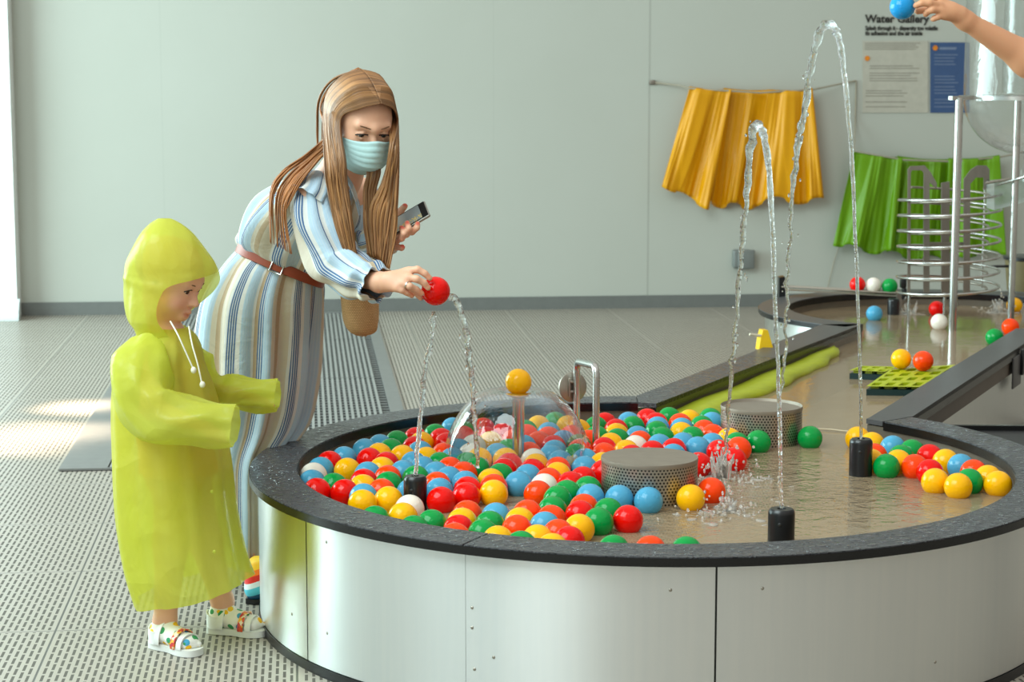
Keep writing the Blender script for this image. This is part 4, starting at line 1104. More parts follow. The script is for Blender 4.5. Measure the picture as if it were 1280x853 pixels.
def head_prims(O, F, s, child=False):
    l, f, u = F; R = np.array([list(l), list(f), list(u)]).T
    def W(x, y, z): return npv(O + (l*x + f*y + u*z)*s)
    e = lambda c, r, k=.01, sub=False: ell(W(*c), np.array(r)*s, R, k*s, sub)
    c_ = lambda a, b, ra, rb, k=.01, sub=False: cap(W(*a), W(*b), ra*s, rb*s, k*s, sub)
    P = [e((0, -.014, .030), (.076, .098, .088)), e((0, .028, -.012), (.063, .064, .085), .03), e((0, .034, -.062), (.049, .05, .046), .03)]
    if child:
        P += [e((0, -.012, .045), (.082, .102, .082), .03)]
        P += [e((-.037, .054, -.042), (.030, .028, .030), .02), e((.037, .054, -.042), (.030, .028, .030), .02), e((0, .078, -.088), (.018, .014, .013), .02)]
        P += [c_((0, .090, -.008), (0, .106, -.034), .006, .0105, .014), e((-.010, .095, -.037), (.008, .008, .007), .006), e((.010, .095, -.037), (.008, .008, .007), .006)]
    else:
        P += [e((-.040, .054, -.030), (.024, .024, .026), .02), e((.040, .054, -.030), (.024, .024, .026), .02), e((0, .076, -.097), (.018, .014, .014), .02)]
        P += [c_((0, .090, .004), (0, .112, -.036), .0065, .0105, .013), e((-.011, .098, -.040), (.008, .009, .007), .006), e((.011, .098, -.040), (.008, .009, .007), .006)]
    P += [c_((-.040, .078, .024), (0, .090, .020), .009, .009, .016), c_((0, .090, .020), (.040, .078, .024), .009, .009, .016)]
    lz = 1.0 if child else .62
    for sg in (-1, 1):
        P += [e((sg*.031, .098, .001), (.018, .014, .010), .012, True)]
        P += [c_((sg*.017, .0855, .004*lz), (sg*.030, .0885, .0105*lz), .003, .0036, .004), c_((sg*.030, .0885, .0105*lz), (sg*.044, .081, .004*lz), .0036, .003, .004)]
        P += [c_((sg*.018, .0845, -.006), (sg*.031, .0860, -.0105), .0026, .003, .004), c_((sg*.031, .0860, -.0105), (sg*.043, .080, -.005), .003, .0026, .004)]
        ex = .070 if child else .078
        P += [e((sg*ex, -.010, -.006), (.007, .017, .030), .006), e((sg*(ex + .005), -.004, -.004), (.005, .009, .017), .004, True)]
    zl = -.070
    P += [c_((-.020, .083, zl), (0, .094, zl + .004), .004, .006, .006), c_((0, .094, zl + .004), (.020, .083, zl), .006, .004, .006)]
    P += [c_((-.015, .084, zl - .010), (.015, .084, zl - .010), .0055, .0055, .008)]
    P += [c_((-.021, .090, zl - .0035), (.021, .090, zl - .0035), .0016, .0016, .003, True)]
    return P, W
def hand_prims(wr, d, n, side, s=1.0, curl=(.5, .6, .6, .7), thumb=.5, spread=.06):
    """five-fingered hand: wrist, direction to the fingertips, back-of-hand normal, side on which the thumb sits"""
    wr, d = Vector(wr), Vector(d).normalized(); n = Vector(n); n = (n - d*n.dot(d)).normalized(); t = d.cross(n)
    if t.dot(Vector(side)) < 0: t = -t
    P, K = [], []
    for i, off in enumerate((.030, .010, -.010, -.028)):
        kn = wr + (d*(.088 - .004*abs(i - 1)) + t*off*.95)*s; K.append(kn)
        P += [cap(wr + (d*.008 + t*off*.55)*s, kn, .0125*s, .0105*s, .014*s)]
    P += [cap(wr + (d*.02 + t*.012)*s, wr + (d*.07 + t*.004)*s, .014*s, .013*s, .014*s)]
    for i, (kn, L) in enumerate(zip(K, ((.042, .025, .020), (.046, .028, .021), (.042, .026, .020), (.033, .020, .018)))):
        v = (d + t*(1.5 - i)*spread).normalized(); nn = (n - v*n.dot(v)).normalized(); p = kn; r = (.0098, .0098, .0095, .0085)[i]*s
        for j, l_ in enumerate(L):
            a = curl[i]*(.75 if j == 0 else 1.0)
            v, nn = (v*math.cos(a) - nn*math.sin(a)), (nn*math.cos(a) + v*math.sin(a))
            q = p + v*l_*s; P += [cap(p, q, r*(1 - .07*j), r*(.93 - .09*j), .005*s)]; p = q
    th1 = wr + (d*.050 + t*.050 - n*.010)*s; th2 = th1 + (d*.030 + t*(.014 - .03*thumb) - n*.022*thumb)*s; th3 = th2 + (d*.024 - t*.014*thumb - n*.022*thumb)*s
    P += [cap(wr + (d*.015 + t*.012)*s, th1, .014*s, .0135*s, .012*s), cap(th1, th2, .0125*s, .0108*s, .006*s), cap(th2, th3, .0108*s, .0085*s, .005*s)]
    return P

# ---- cloth built as rings
def loft(name, rings, mat, parent, n=96, sub=5, fold=None, a0=0.0, a1=2*PI, thick=.0025, uvw=1.0, close=True, cap_top=False):
    """rings: (centre, A, B); ring point = centre + A cos + B sin; a0/a1 may be lists for open fronts"""
    S = catmull([r[0] for r in rings], sub); A = catmull([r[1] for r in rings], sub); Bv = catmull([r[2] for r in rings], sub)
    m = len(S)
    def series(a):
        if isinstance(a, (list, tuple)): return [v.x for v in catmull([Vector((q, 0, 0)) for q in a], sub)]
        return [a]*m
    A0, A1 = series(a0), series(a1)
    bm = bmesh.new(); uvl = bm.loops.layers.uv.new('UVMap'); G = []; cols = n if close else n + 1
    length = 0
    for j in range(m):
        if j: length += (S[j] - S[j-1]).length
        row = []
        for i in range(cols):
            u = i/n; a = A0[j] + (A1[j] - A0[j])*u
            e = A[j]*math.cos(a) + Bv[j]*math.sin(a); q = S[j] + e
            if fold: q = q + e.normalized()*fold(a, j/(m-1), u)
            row.append((bm.verts.new(q), length))
        G.append(row)
    for j in range(m - 1):
        for i in range(n):
            k = (i + 1) % cols
            f = bm.faces.new((G[j][i][0], G[j][k][0], G[j+1][k][0], G[j+1][i][0]))
            for l, (uu, vv) in zip(f.loops, ((i/n, G[j][i][1]), ((i+1)/n, G[j][i][1]), ((i+1)/n, G[j+1][i][1]), (i/n, G[j+1][i][1]))): l[uvl].uv = (uu*uvw, vv)
    if cap_top: bm.faces.new([v[0] for v in G[0]])
    bmesh.ops.recalc_face_normals(bm, faces=bm.faces[:])
    me = bpy.data.meshes.new(name); bm.to_mesh(me); bm.free(); o = link(name, me, mat, parent, True)
    if thick:
        md = o.modifiers.new('thickness', 'SOLIDIFY'); md.thickness = thick; md.offset = -1
    return o
def path_loft(name, pts, radii, mat, parent, n=40, sub=7, fold=None, thick=.0025, squash=1.0, up=(0, 0, 1), uvw=1.0):
    P = [Vector(p) for p in pts]; R = []
    for i, p in enumerate(P):
        t = (P[min(i+1, len(P)-1)] - P[max(i-1, 0)]).normalized()
        b = t.cross(Vector(up)).normalized(); a = b.cross(t).normalized(); r = radii[i]
        R.append((p, a*r, b*r*squash))
    return loft(name, R, mat, parent, n, sub, fold, thick=thick, uvw=uvw)
def color_attr(me, V, fn):
    ca = me.color_attributes.new('tone', 'FLOAT_COLOR', 'POINT')
    c = fn(V); ca.data.foreach_set('color', np.concatenate([c, np.ones((len(c), 1))], 1).astype(np.float32).ravel())
def mk_skin(name, col):
    t = NT(name); p = t.pr(Roughness=.48, Subsurface_Weight=.12, Subsurface_Scale=.012); p.inputs['Subsurface Radius'].default_value = (1, .35, .2)
    c = t.coord(); n = t.noise(22, 4, .6, c); b = t.mix(n, tuple(v*.95 for v in col[:3]) + (1,), col)
    at = t.n('ShaderNodeAttribute', attribute_name='tone'); b = t.mix(1.0, b, at.outputs['Color'], 'MULTIPLY')
    t.l(b, p.inputs['Base Color']); t.bump(t.noise(300, 2, .5, c), .05, .001); return t.m
def eye(parent, W, s, sg, iris, look):
    c = W(sg*.031, .0755, .0005); L = Vector(look).normalized()
    bm = bmesh.new(); bmesh.ops.create_uvsphere(bm, u_segments=24, v_segments=16, radius=.0125*s)
    q = L.to_track_quat('Z', 'Y').to_matrix().to_4x4()
    for f in bm.faces:
        z = f.calc_center_median().normalized().z; f.material_index = 2 if z > .90 else 1 if z > .70 else 0
    bmesh.ops.transform(bm, matrix=Matrix.Translation(Vector(c)) @ q, verts=bm.verts)
    return from_bm('eye', bm, [M['eye_white'], iris, M['pupil']], parent, smooth=True)
M['eye_white'] = simple('eye_white', srgb(225, 218, 210), .2); M['pupil'] = simple('pupil_black', srgb(12, 10, 10), .1); M['iris_brown'] = simple('brown_iris', srgb(84, 52, 28), .15); M['iris_grey'] = simple('grey_iris', srgb(92, 96, 90), .15)
M['skin_child'] = mk_skin('child_skin', srgb(234, 178, 150)); M['skin_woman'] = mk_skin('fair_skin', srgb(232, 178, 146)); M['skin_arm'] = mk_skin('tanned_skin', srgb(222, 160, 120))
M['brow'] = simple('brow_hair', srgb(112, 78, 50), .7); M['lash'] = simple('lash_hair', srgb(40, 28, 22), .6)

# ================================================================== CHILD IN THE RAINCOAT
ch_ = empty('person', atz(240, 800, 0), 'small child in a lime see-through hooded raincoat and white sandals, arms stretched over rim', 'person')
ZC = 5.40
hs = .90
fw = Vector((.86, -.34, -.36)); F = frame(fw, roll=0)
O = aty(236, 366, 5.33) - (F[1]*.088 - F[0]*.031)*hs
prims, Wc = head_prims(O, F, hs, True)
neck0 = O - F[2]*.07*hs - F[1]*.02; chest = aty(212, 455, 5.41); hips = aty(222, 585, 5.42)
prims += [cap(neck0, aty(210, 425, 5.41), .042, .046, .03), cap(aty(208, 440, 5.35), aty(212, 440, 5.48), .05, .05, .04), cap(chest, aty(218, 530, 5.42), .085, .088, .05), cap(aty(216, 530, 5.42), hips, .09, .095, .05)]
# legs: near foot and far foot
nk, fk = aty(206, 778, 5.33), aty(278, 752, 5.48)
prims += [cap(aty(222, 590, 5.37), aty(214, 682, 5.35), .066, .048, .04), cap(aty(214, 682, 5.35), nk, .046, .030, .02), cap(aty(230, 590, 5.47), aty(256, 675, 5.48), .066, .048, .04), cap(aty(256, 675, 5.48), fk, .046, .030, .02)]
prims += [cap(nk, nk + Vector((0, 0, -.03)), .030, .028, .02), cap(fk, fk + Vector((0, 0, -.03)), .030, .028, .02)]
# arms run inside the sleeves and end in hands
ns, ne, nw = aty(190, 450, 5.31), aty(190, 510, 5.22), aty(236, 528, 5.19)
fs, fe, fw_ = aty(222, 450, 5.51), aty(256, 490, 5.56), aty(296, 494, 5.56)
for a, b, c, nrm, sd_ in ((ns, ne, nw, (0, -.3, 1), (0, 1, 0)), (fs, fe, fw_, (0, .3, 1), (0, -1, 0))):
    prims += [cap(a, b, .036, .030, .03), cap(b, c, .029, .021, .02)] + hand_prims(c, (c - b), nrm, sd_, .62, (.25, .25, .3, .35), .3)
me, V = sdf_mesh('body', prims, .0032)
lips = npv(Wc(0, .092, -.072))
lf, ff, uf = [npv(v) for v in F]
def tone_child(V):
    q = V - npv(O); x, y, z = q @ lf / hs, q @ ff / hs, q @ uf / hs
    c = np.ones((len(V), 3))
    m = np.clip(1.25 - np.sqrt((x/.022)**2 + ((z + .074)/.011)**2), 0, 1)*(y > .07); c = c*(1 - m[:, None]) + m[:, None]*np.array((.86, .52, .50))
    for sg in (-1, 1):
        m = .5*np.clip(1 - np.sqrt(((x - sg*.045)/.03)**2 + ((z + .04)/.028)**2), 0, 1)*(y > .02); c = c*(1 - m[:, None]) + m[:, None]*np.array((1.0, .72, .66))
    return c
color_attr(me, V, tone_child); link('body', me, M['skin_child'], ch_)
for sg in (-1, 1):
    eye(ch_, Wc, hs, sg, M['iris_brown'], F[1]*.95 - F[2]*.28 - F[0]*.1)
    L_ = [Wc(sg*a, b, c) for a, b, c in ((.015, .094, .019), (.026, .096, .025), (.038, .088, .025), (.047, .076, .019))]
    tube_obj('eyebrow', catmull(L_, 4), .0028*hs, M['brow'], ch_, 8, .6)
    tube_obj('eyelash', catmull([Wc(sg*a, b, c) for a, b, c in ((.016, .0885, .0045), (.030, .0925, .0098), (.043, .0855, .0048), (.048, .080, .001))], 4), .0016*hs, M['lash'], ch_, 6)
# hair under the hood
M['hair_child'] = simple('light_brown_hair', srgb(150, 104, 66), .5, bump=(60, .5, .004))
hp = [ell(Wc(0, -.022, .036), np.array((.083, .103, .090))*hs, np.array([list(F[0]), list(F[1]), list(F[2])]).T), ell(Wc(0, .085, -.025), np.array((.066, .075, .100))*hs, np.array([list(F[0]), list(F[1]), list(F[2])]).T, .012, True)]
me, V = sdf_mesh('hair', hp, .005); link('hair', me, M['hair_child'], ch_)

# yellow dress under the coat
M['dress_y'] = simple('marigold_cotton', srgb(255, 184, 40), .8)
def pr(px, py, Y, hw, b, tz=0.0, dy=0.0):
    c = aty(px, py, Y); k = Y/FPX; return (c, Vector((hw*k, dy, tz)), Vector((0, -b, 0)))
loft('dress', [pr(210, 428, ZC, 30, .085), pr(208, 455, ZC, 42, .105), pr(215, 530, ZC, 45, .115), pr(222, 570, ZC, 48, .12), pr(224, 590, ZC, 49, .122)], M['dress_y'], ch_, 64, 5, lambda a, v, u: .004*math.sin(9*a)*v)

def mk_coat():
    t = NT('lime_translucent_vinyl'); c = t.coord(); n = t.noise(3.2, 4, .6, c, .6); n2 = t.noise(16, 4, .6, c)
    col = t.mix(n, srgb(212, 219, 66), srgb(226, 231, 112))
    p = t.n('ShaderNodeBsdfPrincipled'); p.inputs['Roughness'].default_value = .30; t.l(col, p.inputs['Base Color']); p.inputs['IOR'].default_value = 1.45
    tl = t.n('ShaderNodeBsdfTranslucent'); t.l(col, tl.inputs[0])
    tr = t.n('ShaderNodeBsdfTransparent'); t.l(t.mix(.5, col, (1, 1, .75, 1)), tr.inputs[0])
    m1 = t.n('ShaderNodeMixShader'); m1.inputs[0].default_value = .45; t.l(p.outputs[0], m1.inputs[1]); t.l(tl.outputs[0], m1.inputs[2])
    m2 = t.n('ShaderNodeMixShader'); m2.inputs[0].default_value = .22; t.l(m1.outputs[0], m2.inputs[1]); t.l(tr.outputs[0], m2.inputs[2]); t.l(m2.outputs[0], t.out.inputs[0])
    cr = t.n('ShaderNodeTexVoronoi', feature='F1'); cr.inputs['Scale'].default_value = 7; w_ = t.n('ShaderNodeTexNoise'); w_.inputs['Scale'].default_value = 4; t.l(c, w_.inputs['Vector']); t.l(t.mix(.25, c, w_.outputs['Color']), cr.inputs['Vector'])
    b = t.n('ShaderNodeBump'); b.inputs['Strength'].default_value = .5; b.inputs['Distance'].default_value = .03
    t.l(t.math('ADD', t.math('ADD', n, t.math('MULTIPLY', n2, .15)), t.math('MULTIPLY', cr.outputs['Distance'], .9)), b.inputs['Height'])
    for q in (p, tl): t.l(b.outputs[0], q.inputs['Normal'])
    return t.m
M['coat'] = mk_coat()
def coat_fold(a, v, u):
    s_ = lambda q: 1 - 2*abs(math.sin(q))
    f = .005*math.sin(5*a + 2*v) + .008*v*s_(3.5*a + 1.5 - .8*v) + .005*v*math.sin(13*a + 3*v) + .006*s_(2*a + 5*v)*math.exp(-((v - .35)/.3)**2)
    d = (a - math.radians(62))                    # the front edge of the coat makes a soft ridge
    f += .012*v*math.exp(-(d/.10)**2) - .010*v*math.exp(-((d + .22)/.12)**2)
    return f
coat = loft('raincoat', [pr(214, 409, ZC, 20, .050, .0), pr(209, 417, ZC, 34, .085), pr(205, 432, ZC, 48, .125, -.005), pr(202, 458, ZC, 58, .155), pr(204, 490, ZC, 66, .165), pr(212, 560, ZC, 73, .175), pr(219, 640, ZC, 76, .185, .008), pr(229, 700, ZC, 76, .19, .02), pr(240, 737, ZC, 74, .19, .034)], M['coat'], ch_, 120, 6, coat_fold, thick=0)
# hem band and front snaps
# hood
HL = [(273.5, 197, 213, .018, 2, 358), (280, 186, 225, .044, 2, 358), (292, 175, 240, .072, 2, 358), (310, 165.5, 255, .090, 2, 358), (326, 158.5, 267, .099, 2, 358), (338, 156.5, 273, .101, 4, 350), (345, 156, 275, .102, 10, 307), (353, 155.5, 275, .102, 18, 275), (366, 155, 272, .100, 34, 266), (384, 156, 264, .096, 52, 264), (400, 160, 254, .088, 66, 269), (412, 168, 244, .076, 78, 282), (421, 172, 240, .074, 86, 292)]
def hood_fold(a, v, u): return .0022*math.sin(3*a + 9*v) + .0022*math.sin(5*a - 11*v)*v - .004*math.exp(-((a - 4.3 + .9*v)/.12)**2)*v + .003*math.exp(-((v - .62 - .1*math.cos(a))/.05)**2)
rings = []; q0, q1 = [], []
for y, xl_, xr, b, d0, d1 in HL:
    c = aty((xl_ + xr)/2, y, ZC - .01); rings.append((c, Vector(((xr - xl_)/2*ZC/FPX, 0, 0)), Vector((0, b*1.09, 0)))); q0.append(D(d0)); q1.append(D(d1))
hood = loft('hood', rings, M['coat'], coat, 96, 5, hood_fold, q0, q1, 0, close=False, cap_top=True)
def sleeve_fold(a, v, u):
    s_ = lambda q: 1 - 2*abs(math.sin(q))
    return .005*s_(1.5*a + 8*v) + .006*s_(9*v + .8*a)*math.exp(-((v - .5)/.28)**2) + .003*math.sin(7*a + 3*v)
path_loft('sleeve', [aty(184, 437, 5.33), aty(176, 462, 5.27), aty(180, 500, 5.22), aty(206, 523, 5.19), aty(250, 528, 5.18), aty(294, 533, 5.17)], [.060, .082, .083, .074, .064, .056], M['coat'], coat, 48, 7, sleeve_fold, 0, up=(.2, -1, .2))
path_loft('sleeve', [aty(222, 438, 5.50), aty(240, 462, 5.53), aty(266, 488, 5.56), aty(300, 492, 5.56), aty(347, 495, 5.55)], [.055, .064, .056, .050, .046], M['coat'], coat, 48, 7, sleeve_fold, 0, up=(.2, -1, .2))
M['cordc'] = simple('white_drawstring', srgb(232, 232, 214), .6)
for pts, kn in (([(213, 402, 5.28), (222, 418, 5.235), (232, 440, 5.225), (241, 460, 5.222)], (242, 463, 5.222)), ([(236, 408, 5.31), (240, 430, 5.27), (247, 455, 5.25), (252, 478, 5.235)], (253, 481, 5.235))):
    d_ = tube_obj('drawstring', catmull([aty(*p) for p in pts], 5), .0022, M['cordc'], coat, 8)
    bm = bmesh.new(); bmesh.ops.create_uvsphere(bm, u_segments=14, v_segments=10, radius=.0075); bmesh.ops.transform(bm, matrix=Matrix.Translation(aty(*kn)) @ Matrix.Diagonal((1, 1, 1.25, 1)), verts=bm.verts); from_bm('toggle', bm, M['cordc'], d_, smooth=True)
for px, py, Y in ((262, 540, 5.236), (265, 615, 5.226), (268, 690, 5.22)):
    bm = bmesh.new(); bmesh.ops.create_uvsphere(bm, u_segments=12, v_segments=8, radius=.005); bmesh.ops.transform(bm, matrix=Matrix.Translation(aty(px, py, Y)) @ Matrix.Diagonal((1, .5, 1, 1)), verts=bm.verts); from_bm('snap', bm, M['coat'], coat, smooth=True)

# socks and sandals
def mk_sock():
    t = NT('fruit_print_sock'); p = t.pr(Roughness=.85); c = t.coord()
    base = srgb(238, 236, 228)
    v = t.n('ShaderNodeTexVoronoi', feature='F1'); v.inputs['Scale'].default_value = 42; t.l(c, v.inputs['Vector'])
    h = t.xyz(v.outputs['Color'])[0]
    spot = t.math('LESS_THAN', v.outputs['Distance'], .42)
    col = t.ramp(h, [(.0, srgb(246, 190, 30)), (.45, srgb(250, 200, 50)), (.5, srgb(60, 150, 90)), (.68, srgb(60, 160, 110)), (.7, srgb(70, 160, 200)), (.85, srgb(238, 236, 228))], 'CONSTANT')
    t.l(t.mix(spot, base, col), p.inputs['Base Color']); t.bump(t.noise(200, 2, .5, c), .2, .001); return t.m
M['sock'] = mk_sock(); M['sandal'] = simple('white_leatherette', srgb(236, 238, 234), .35); M['sole'] = simple('white_rubber_sole', srgb(224, 226, 220), .6)
def mk_bead():
    t = NT('bright_beaded_strap'); p = t.pr(Roughness=.35); c = t.coord(); v = t.n('ShaderNodeTexVoronoi', feature='F1'); v.inputs['Scale'].default_value = 130; t.l(c, v.inputs['Vector'])
    h = t.xyz(v.outputs['Color'])[0]; t.l(t.ramp(h, [(0, srgb(230, 90, 50)), (.3, srgb(246, 180, 60)), (.55, srgb(240, 220, 190)), (.75, srgb(200, 60, 70))], 'CONSTANT'), p.inputs['Base Color']); t.bump(v.outputs['Distance'], .5, .002); return t.m
M['bead'] = mk_bead()
def foot_outline(s): return [(-.058, .0), (-.054, .024), (-.03, .030), (.02, .028), (.06, .036), (.088, .034), (.106, .022), (.112, .0), (.106, -.020), (.088, -.031), (.06, -.034), (.02, -.026), (-.03, -.028), (-.054, -.022)]
def child_foot(heel, toe, ankle, label):
    d = Vector((toe.x - heel.x, toe.y - heel.y, 0)).normalized(); n = Vector((-d.y, d.x, 0)); c = heel + d*.058; up = Vector((0, 0, 1))
    def W(x, y, z): return c + d*x + n*y + up*z
    def w(x, y, z): return npv(W(x, y, z))
    pr_ = [cap(w(-.030, 0, .045), w(.03, 0, .044), .027, .024, .02), cap(w(.03, .008, .040), w(.082, .012, .034), .022, .017, .02), cap(w(.03, -.010, .040), w(.080, -.012, .033), .021, .015, .02), cap(npv(ankle) + V3(0, 0, .0), w(-.020, 0, .05), .032, .028, .025)]
    for i, y in enumerate((.017, .006, -.003, -.011, -.018)): pr_.append(cap(w(.078, y, .031), w(.098 - .004*i, y*1.05, .028), .010 - .0007*i, .0085 - .0006*i, .004))
    me, V = sdf_mesh('sock', pr_, .0028); link('sock', me, M['sock'], ch_)
    sd = None
    bm = bmesh.new()
    ol = [Vector((x, y, 0)) for x, y in foot_outline(1)]; ol = catmull(ol + [ol[0]], 5)[:-1]
    pts = [W(p.x*1.04, p.y*1.05, 0) for p in ol]
    add_poly_prism(bm, [(p.x, p.y) for p in pts], .0015, .020); bevel(bm, .004, 2, .9); sole = from_bm('sandal', bm, M['sole'], ch_, sharp=40)
    def strap(x0, hh, wd, half, mat, nm, tilt=0.0, base=.018):
        bm = bmesh.new(); R = []
        for k in range(25):
            a = PI*k/24; y = half*math.cos(a); z = base + (hh - base)*math.sin(a)**.75
            R.append([bm.verts.new(W(x0 + tilt*math.sin(a) + o, y*(1.0 + ex), z + ez)) for o, ex, ez in ((-wd/2, 0, 0), (wd/2, 0, 0), (wd/2, .06, .0035), (-wd/2, .06, .0035))])
        for a, b in zip(R, R[1:]):
            for k in range(4): bm.faces.new((a[k], a[(k+1) % 4], b[(k+1) % 4], b[k]))
        bm.faces.new(R[0]); bm.faces.new(R[-1][::-1]); return from_bm(nm, bm, mat, sole, sharp=50)
    strap(-.012, .082, .018, .034, M['sandal'], 'ankle_strap', .006)
    strap(.052, .064, .016, .037, M['bead'], 'toe_strap', .004); strap(.074, .055, .017, .036, M['sandal'], 'toe_strap', .0)
    # heel counter
    bm = bmesh.new(); R = []
    for k in range(21):
        a = D(70 + 220*k/20); R.append([bm.verts.new(W(-.026 + r*1.02*math.cos(a), r*math.sin(a)*.92, z)) for r, z in ((.034, .018), (.037, .018), (.0375, .066 - .012*abs(math.sin(a))), (.0345, .066 - .012*abs(math.sin(a))))])
    for a, b in zip(R, R[1:]):
        for k in range(4): bm.faces.new((a[k], a[(k+1) % 4], b[(k+1) % 4], b[k]))
    bm.faces.new(R[0]); bm.faces.new(R[-1][::-1]); from_bm('heel_counter', bm, M['sandal'], sole, sharp=50)
child_foot(atz(192, 808, 0), atz(252, 822, 0), nk, 'near'); child_foot(atz(262, 790, 0), atz(333, 796, 0), fk, 'far')
# ================================================================== WOMAN WITH FACE MASK
wo = empty('person', (-.80, 6.05, 0), 'woman with long fair hair, face mask and striped belted dress, leaning to dip a ball', 'person')
HS = 1.06
Fw = frame((.40, -.84, -.37), roll=math.radians(-2))
OW = aty(466.5, 169.5, 5.60) - Fw[1]*.088*HS
prims, Ww = head_prims(OW, Fw, HS)
neckb = aty(424, 222, 5.76)
prims += [cap(Ww(0, -.022, -.06), neckb, .050, .056, .03)]
sh_n, sh_f = aty(388, 246, 5.70), aty(452, 243, 5.95)
prims += [cap(neckb, aty(404, 258, 5.83), .055, .075, .05), cap(sh_n, sh_f, .040, .040, .05), cap(aty(394, 264, 5.85), aty(358, 325, 5.98), .085, .080, .05), cap(aty(350, 335, 6.0), aty(332, 385, 6.08), .090, .115, .06)]
el_n, wr_n = aty(424, 338, 5.62), aty(474, 353, 5.47)
el_f, wr_f = aty(446, 322, 5.86), aty(486, 300, 5.70)
prims += [cap(sh_n, el_n, .046, .038, .03), cap(el_n, wr_n, .037, .0255, .02), cap(sh_f, el_f, .046, .038, .03), cap(el_f, wr_f, .037, .025, .02)]
# legs
hl, hk, ha = aty(322, 392, 6.05), aty(300, 560, 6.05), aty(324, 722, 5.90)
prims += [cap(hl, hk, .088, .058, .05), cap(hk, ha, .056, .034, .03), cap(ha, ha + Vector((0, .0, -.05)), .034, .034, .02)]
gl_, gk, ga = aty(340, 392, 6.2), aty(350, 540, 6.42), aty(356, 690, 6.45)
prims += [cap(gl_, gk, .088, .058, .05), cap(gk, ga, .056, .034, .03)]
# near hand closing on the red ball: wrist, palm and five fingers measured one by one
def fing(pts, r0, r1):
    P = [aty(*p) for p in pts]; n = len(P) - 1
    return [cap(a, b, r0 + (r1 - r0)*i/n, r0 + (r1 - r0)*(i+1)/n, .004) for i, (a, b) in enumerate(zip(P, P[1:]))]
prims += [cap(wr_n, aty(490, 352, 5.45), .026, .024, .02)]
for kx, ky, Y in ((511, 339, 5.455), (511, 347, 5.435), (505, 354, 5.425), (497, 360, 5.425)): prims.append(cap(aty(484, 351 + (ky-347)*.4, 5.45), aty(kx, ky, Y), .0155, .0125, .014))
prims += fing([(508, 339, 5.455), (522, 337, 5.445), (531, 342, 5.445), (537, 348, 5.447)], .0108, .0082)
prims += fing([(509, 347, 5.435), (521, 349, 5.425), (530, 354, 5.432), (535, 360, 5.436)], .0108, .0082)
prims += fing([(503, 354, 5.425), (512, 358, 5.415), (520, 362, 5.428), (527, 367, 5.437)], .0105, .0080)
prims += fing([(495, 360, 5.425), (502, 363, 5.420), (508, 366, 5.428), (515, 370, 5.440)], .0095, .0072)
prims += fing([(490, 352, 5.465), (505, 357, 5.490), (518, 364, 5.500), (526, 372, 5.500)], .0130, .0090)
# far hand holding the phone
prims += [cap(wr_f, aty(492, 291, 5.675), .025, .022, .02)]
for kx, ky, Y in ((502, 290, 5.66), (498, 296, 5.655), (494, 302, 5.655)): prims.append(cap(aty(484, 298, 5.69), aty(kx, ky, Y), .017, .012, .014))
prims += fing([(506, 291, 5.655), (515, 290, 5.635), (521, 285, 5.625), (522, 280, 5.630)], .0104, .0078)
prims += fing([(500, 296, 5.655), (508, 293, 5.625), (511, 286, 5.615), (509, 279, 5.625)], .0106, .0080)
prims += fing([(494, 301, 5.655), (502, 298, 5.620), (505, 292, 5.608), (502, 285, 5.622)], .0104, .0080)
prims += fing([(490, 305, 5.66), (496, 309, 5.64), (502, 310, 5.632), (503, 309, 5.632)], .0095, .0078)
prims += fing([(487, 290, 5.70), (493, 275, 5.715), (500, 265, 5.718), (506, 258, 5.712)], .0130, .0090)
me, V = sdf_mesh('body', prims, .0030)
lw, fw2, uw = [npv(v) for v in Fw]
nail_near = [npv(aty(*p)) for p in ((537, 345, 5.437), (536, 357, 5.426), (527, 365, 5.427), (515, 368, 5.432))]
nail_far = [npv(aty(*p)) for p in ((507, 255, 5.705), (522, 278, 5.62), (509, 277, 5.615), (503, 283, 5.612), (504, 307, 5.624))]
def tone_woman(V):
    q = V - npv(OW); x, y, z = q @ lw / HS, q @ fw2 / HS, q @ uw / HS
    c = np.ones((len(V), 3))
    m = np.clip(1.25 - np.sqrt((x/.022)**2 + ((z + .074)/.011)**2), 0, 1)*(y > .07); c = c*(1 - m[:, None]) + m[:, None]*np.array((.80, .45, .45))
    for pts, col, r in ((nail_near, (1.0, .78, .70), .0075), (nail_far, (.80, .22, .20), .0085)):
        for p in pts:
            m = np.clip(1.8 - 1.3*np.linalg.norm(V - p, axis=1)/r, 0, 1); c = c*(1 - m[:, None]) + m[:, None]*np.array(col)
    return c
color_attr(me, V, tone_woman); link('body', me, M['skin_woman'], wo)
for sg in (-1, 1):
    eye(wo, Ww, HS, sg, M['iris_grey'], Fw[1]*.93 - Fw[2]*.36 + Fw[0]*.12)
    tube_obj('eyebrow', catmull([Ww(sg*a, b, c) for a, b, c in ((.013, .0975, .0215), (.026, .0965, .0250), (.040, .087, .0255), (.050, .074, .020))], 4), [.0020*HS]*4 + [.0028*HS]*5 + [.0018*HS]*4, M['brow'], wo, 8, .6)
    tube_obj('eyelash', catmull([Ww(sg*a, b, c) for a, b, c in ((.016, .0890, .0015), (.030, .0935, .0048), (.043, .0862, .0012), (.048, .081, -.002))], 4), .0019*HS, M['lash'], wo, 6)
# ring on the finger
bm = bmesh.new(); a, b = aty(512, 348, 5.434), aty(514, 348.4, 5.432); bmesh.ops.create_cone(bm, segments=20, radius1=.0118, radius2=.0118, depth=.003); bmesh.ops.transform(bm, matrix=Matrix.Translation((aty(505, 355, 5.423)*.4 + aty(512, 358, 5.415)*.6)) @ (aty(512, 358, 5.415) - aty(503, 354, 5.425)).to_track_quat('Z', 'Y').to_matrix().to_4x4(), verts=bm.verts); from_bm('finger_ring', bm, M['steel'], wo, sharp=40)

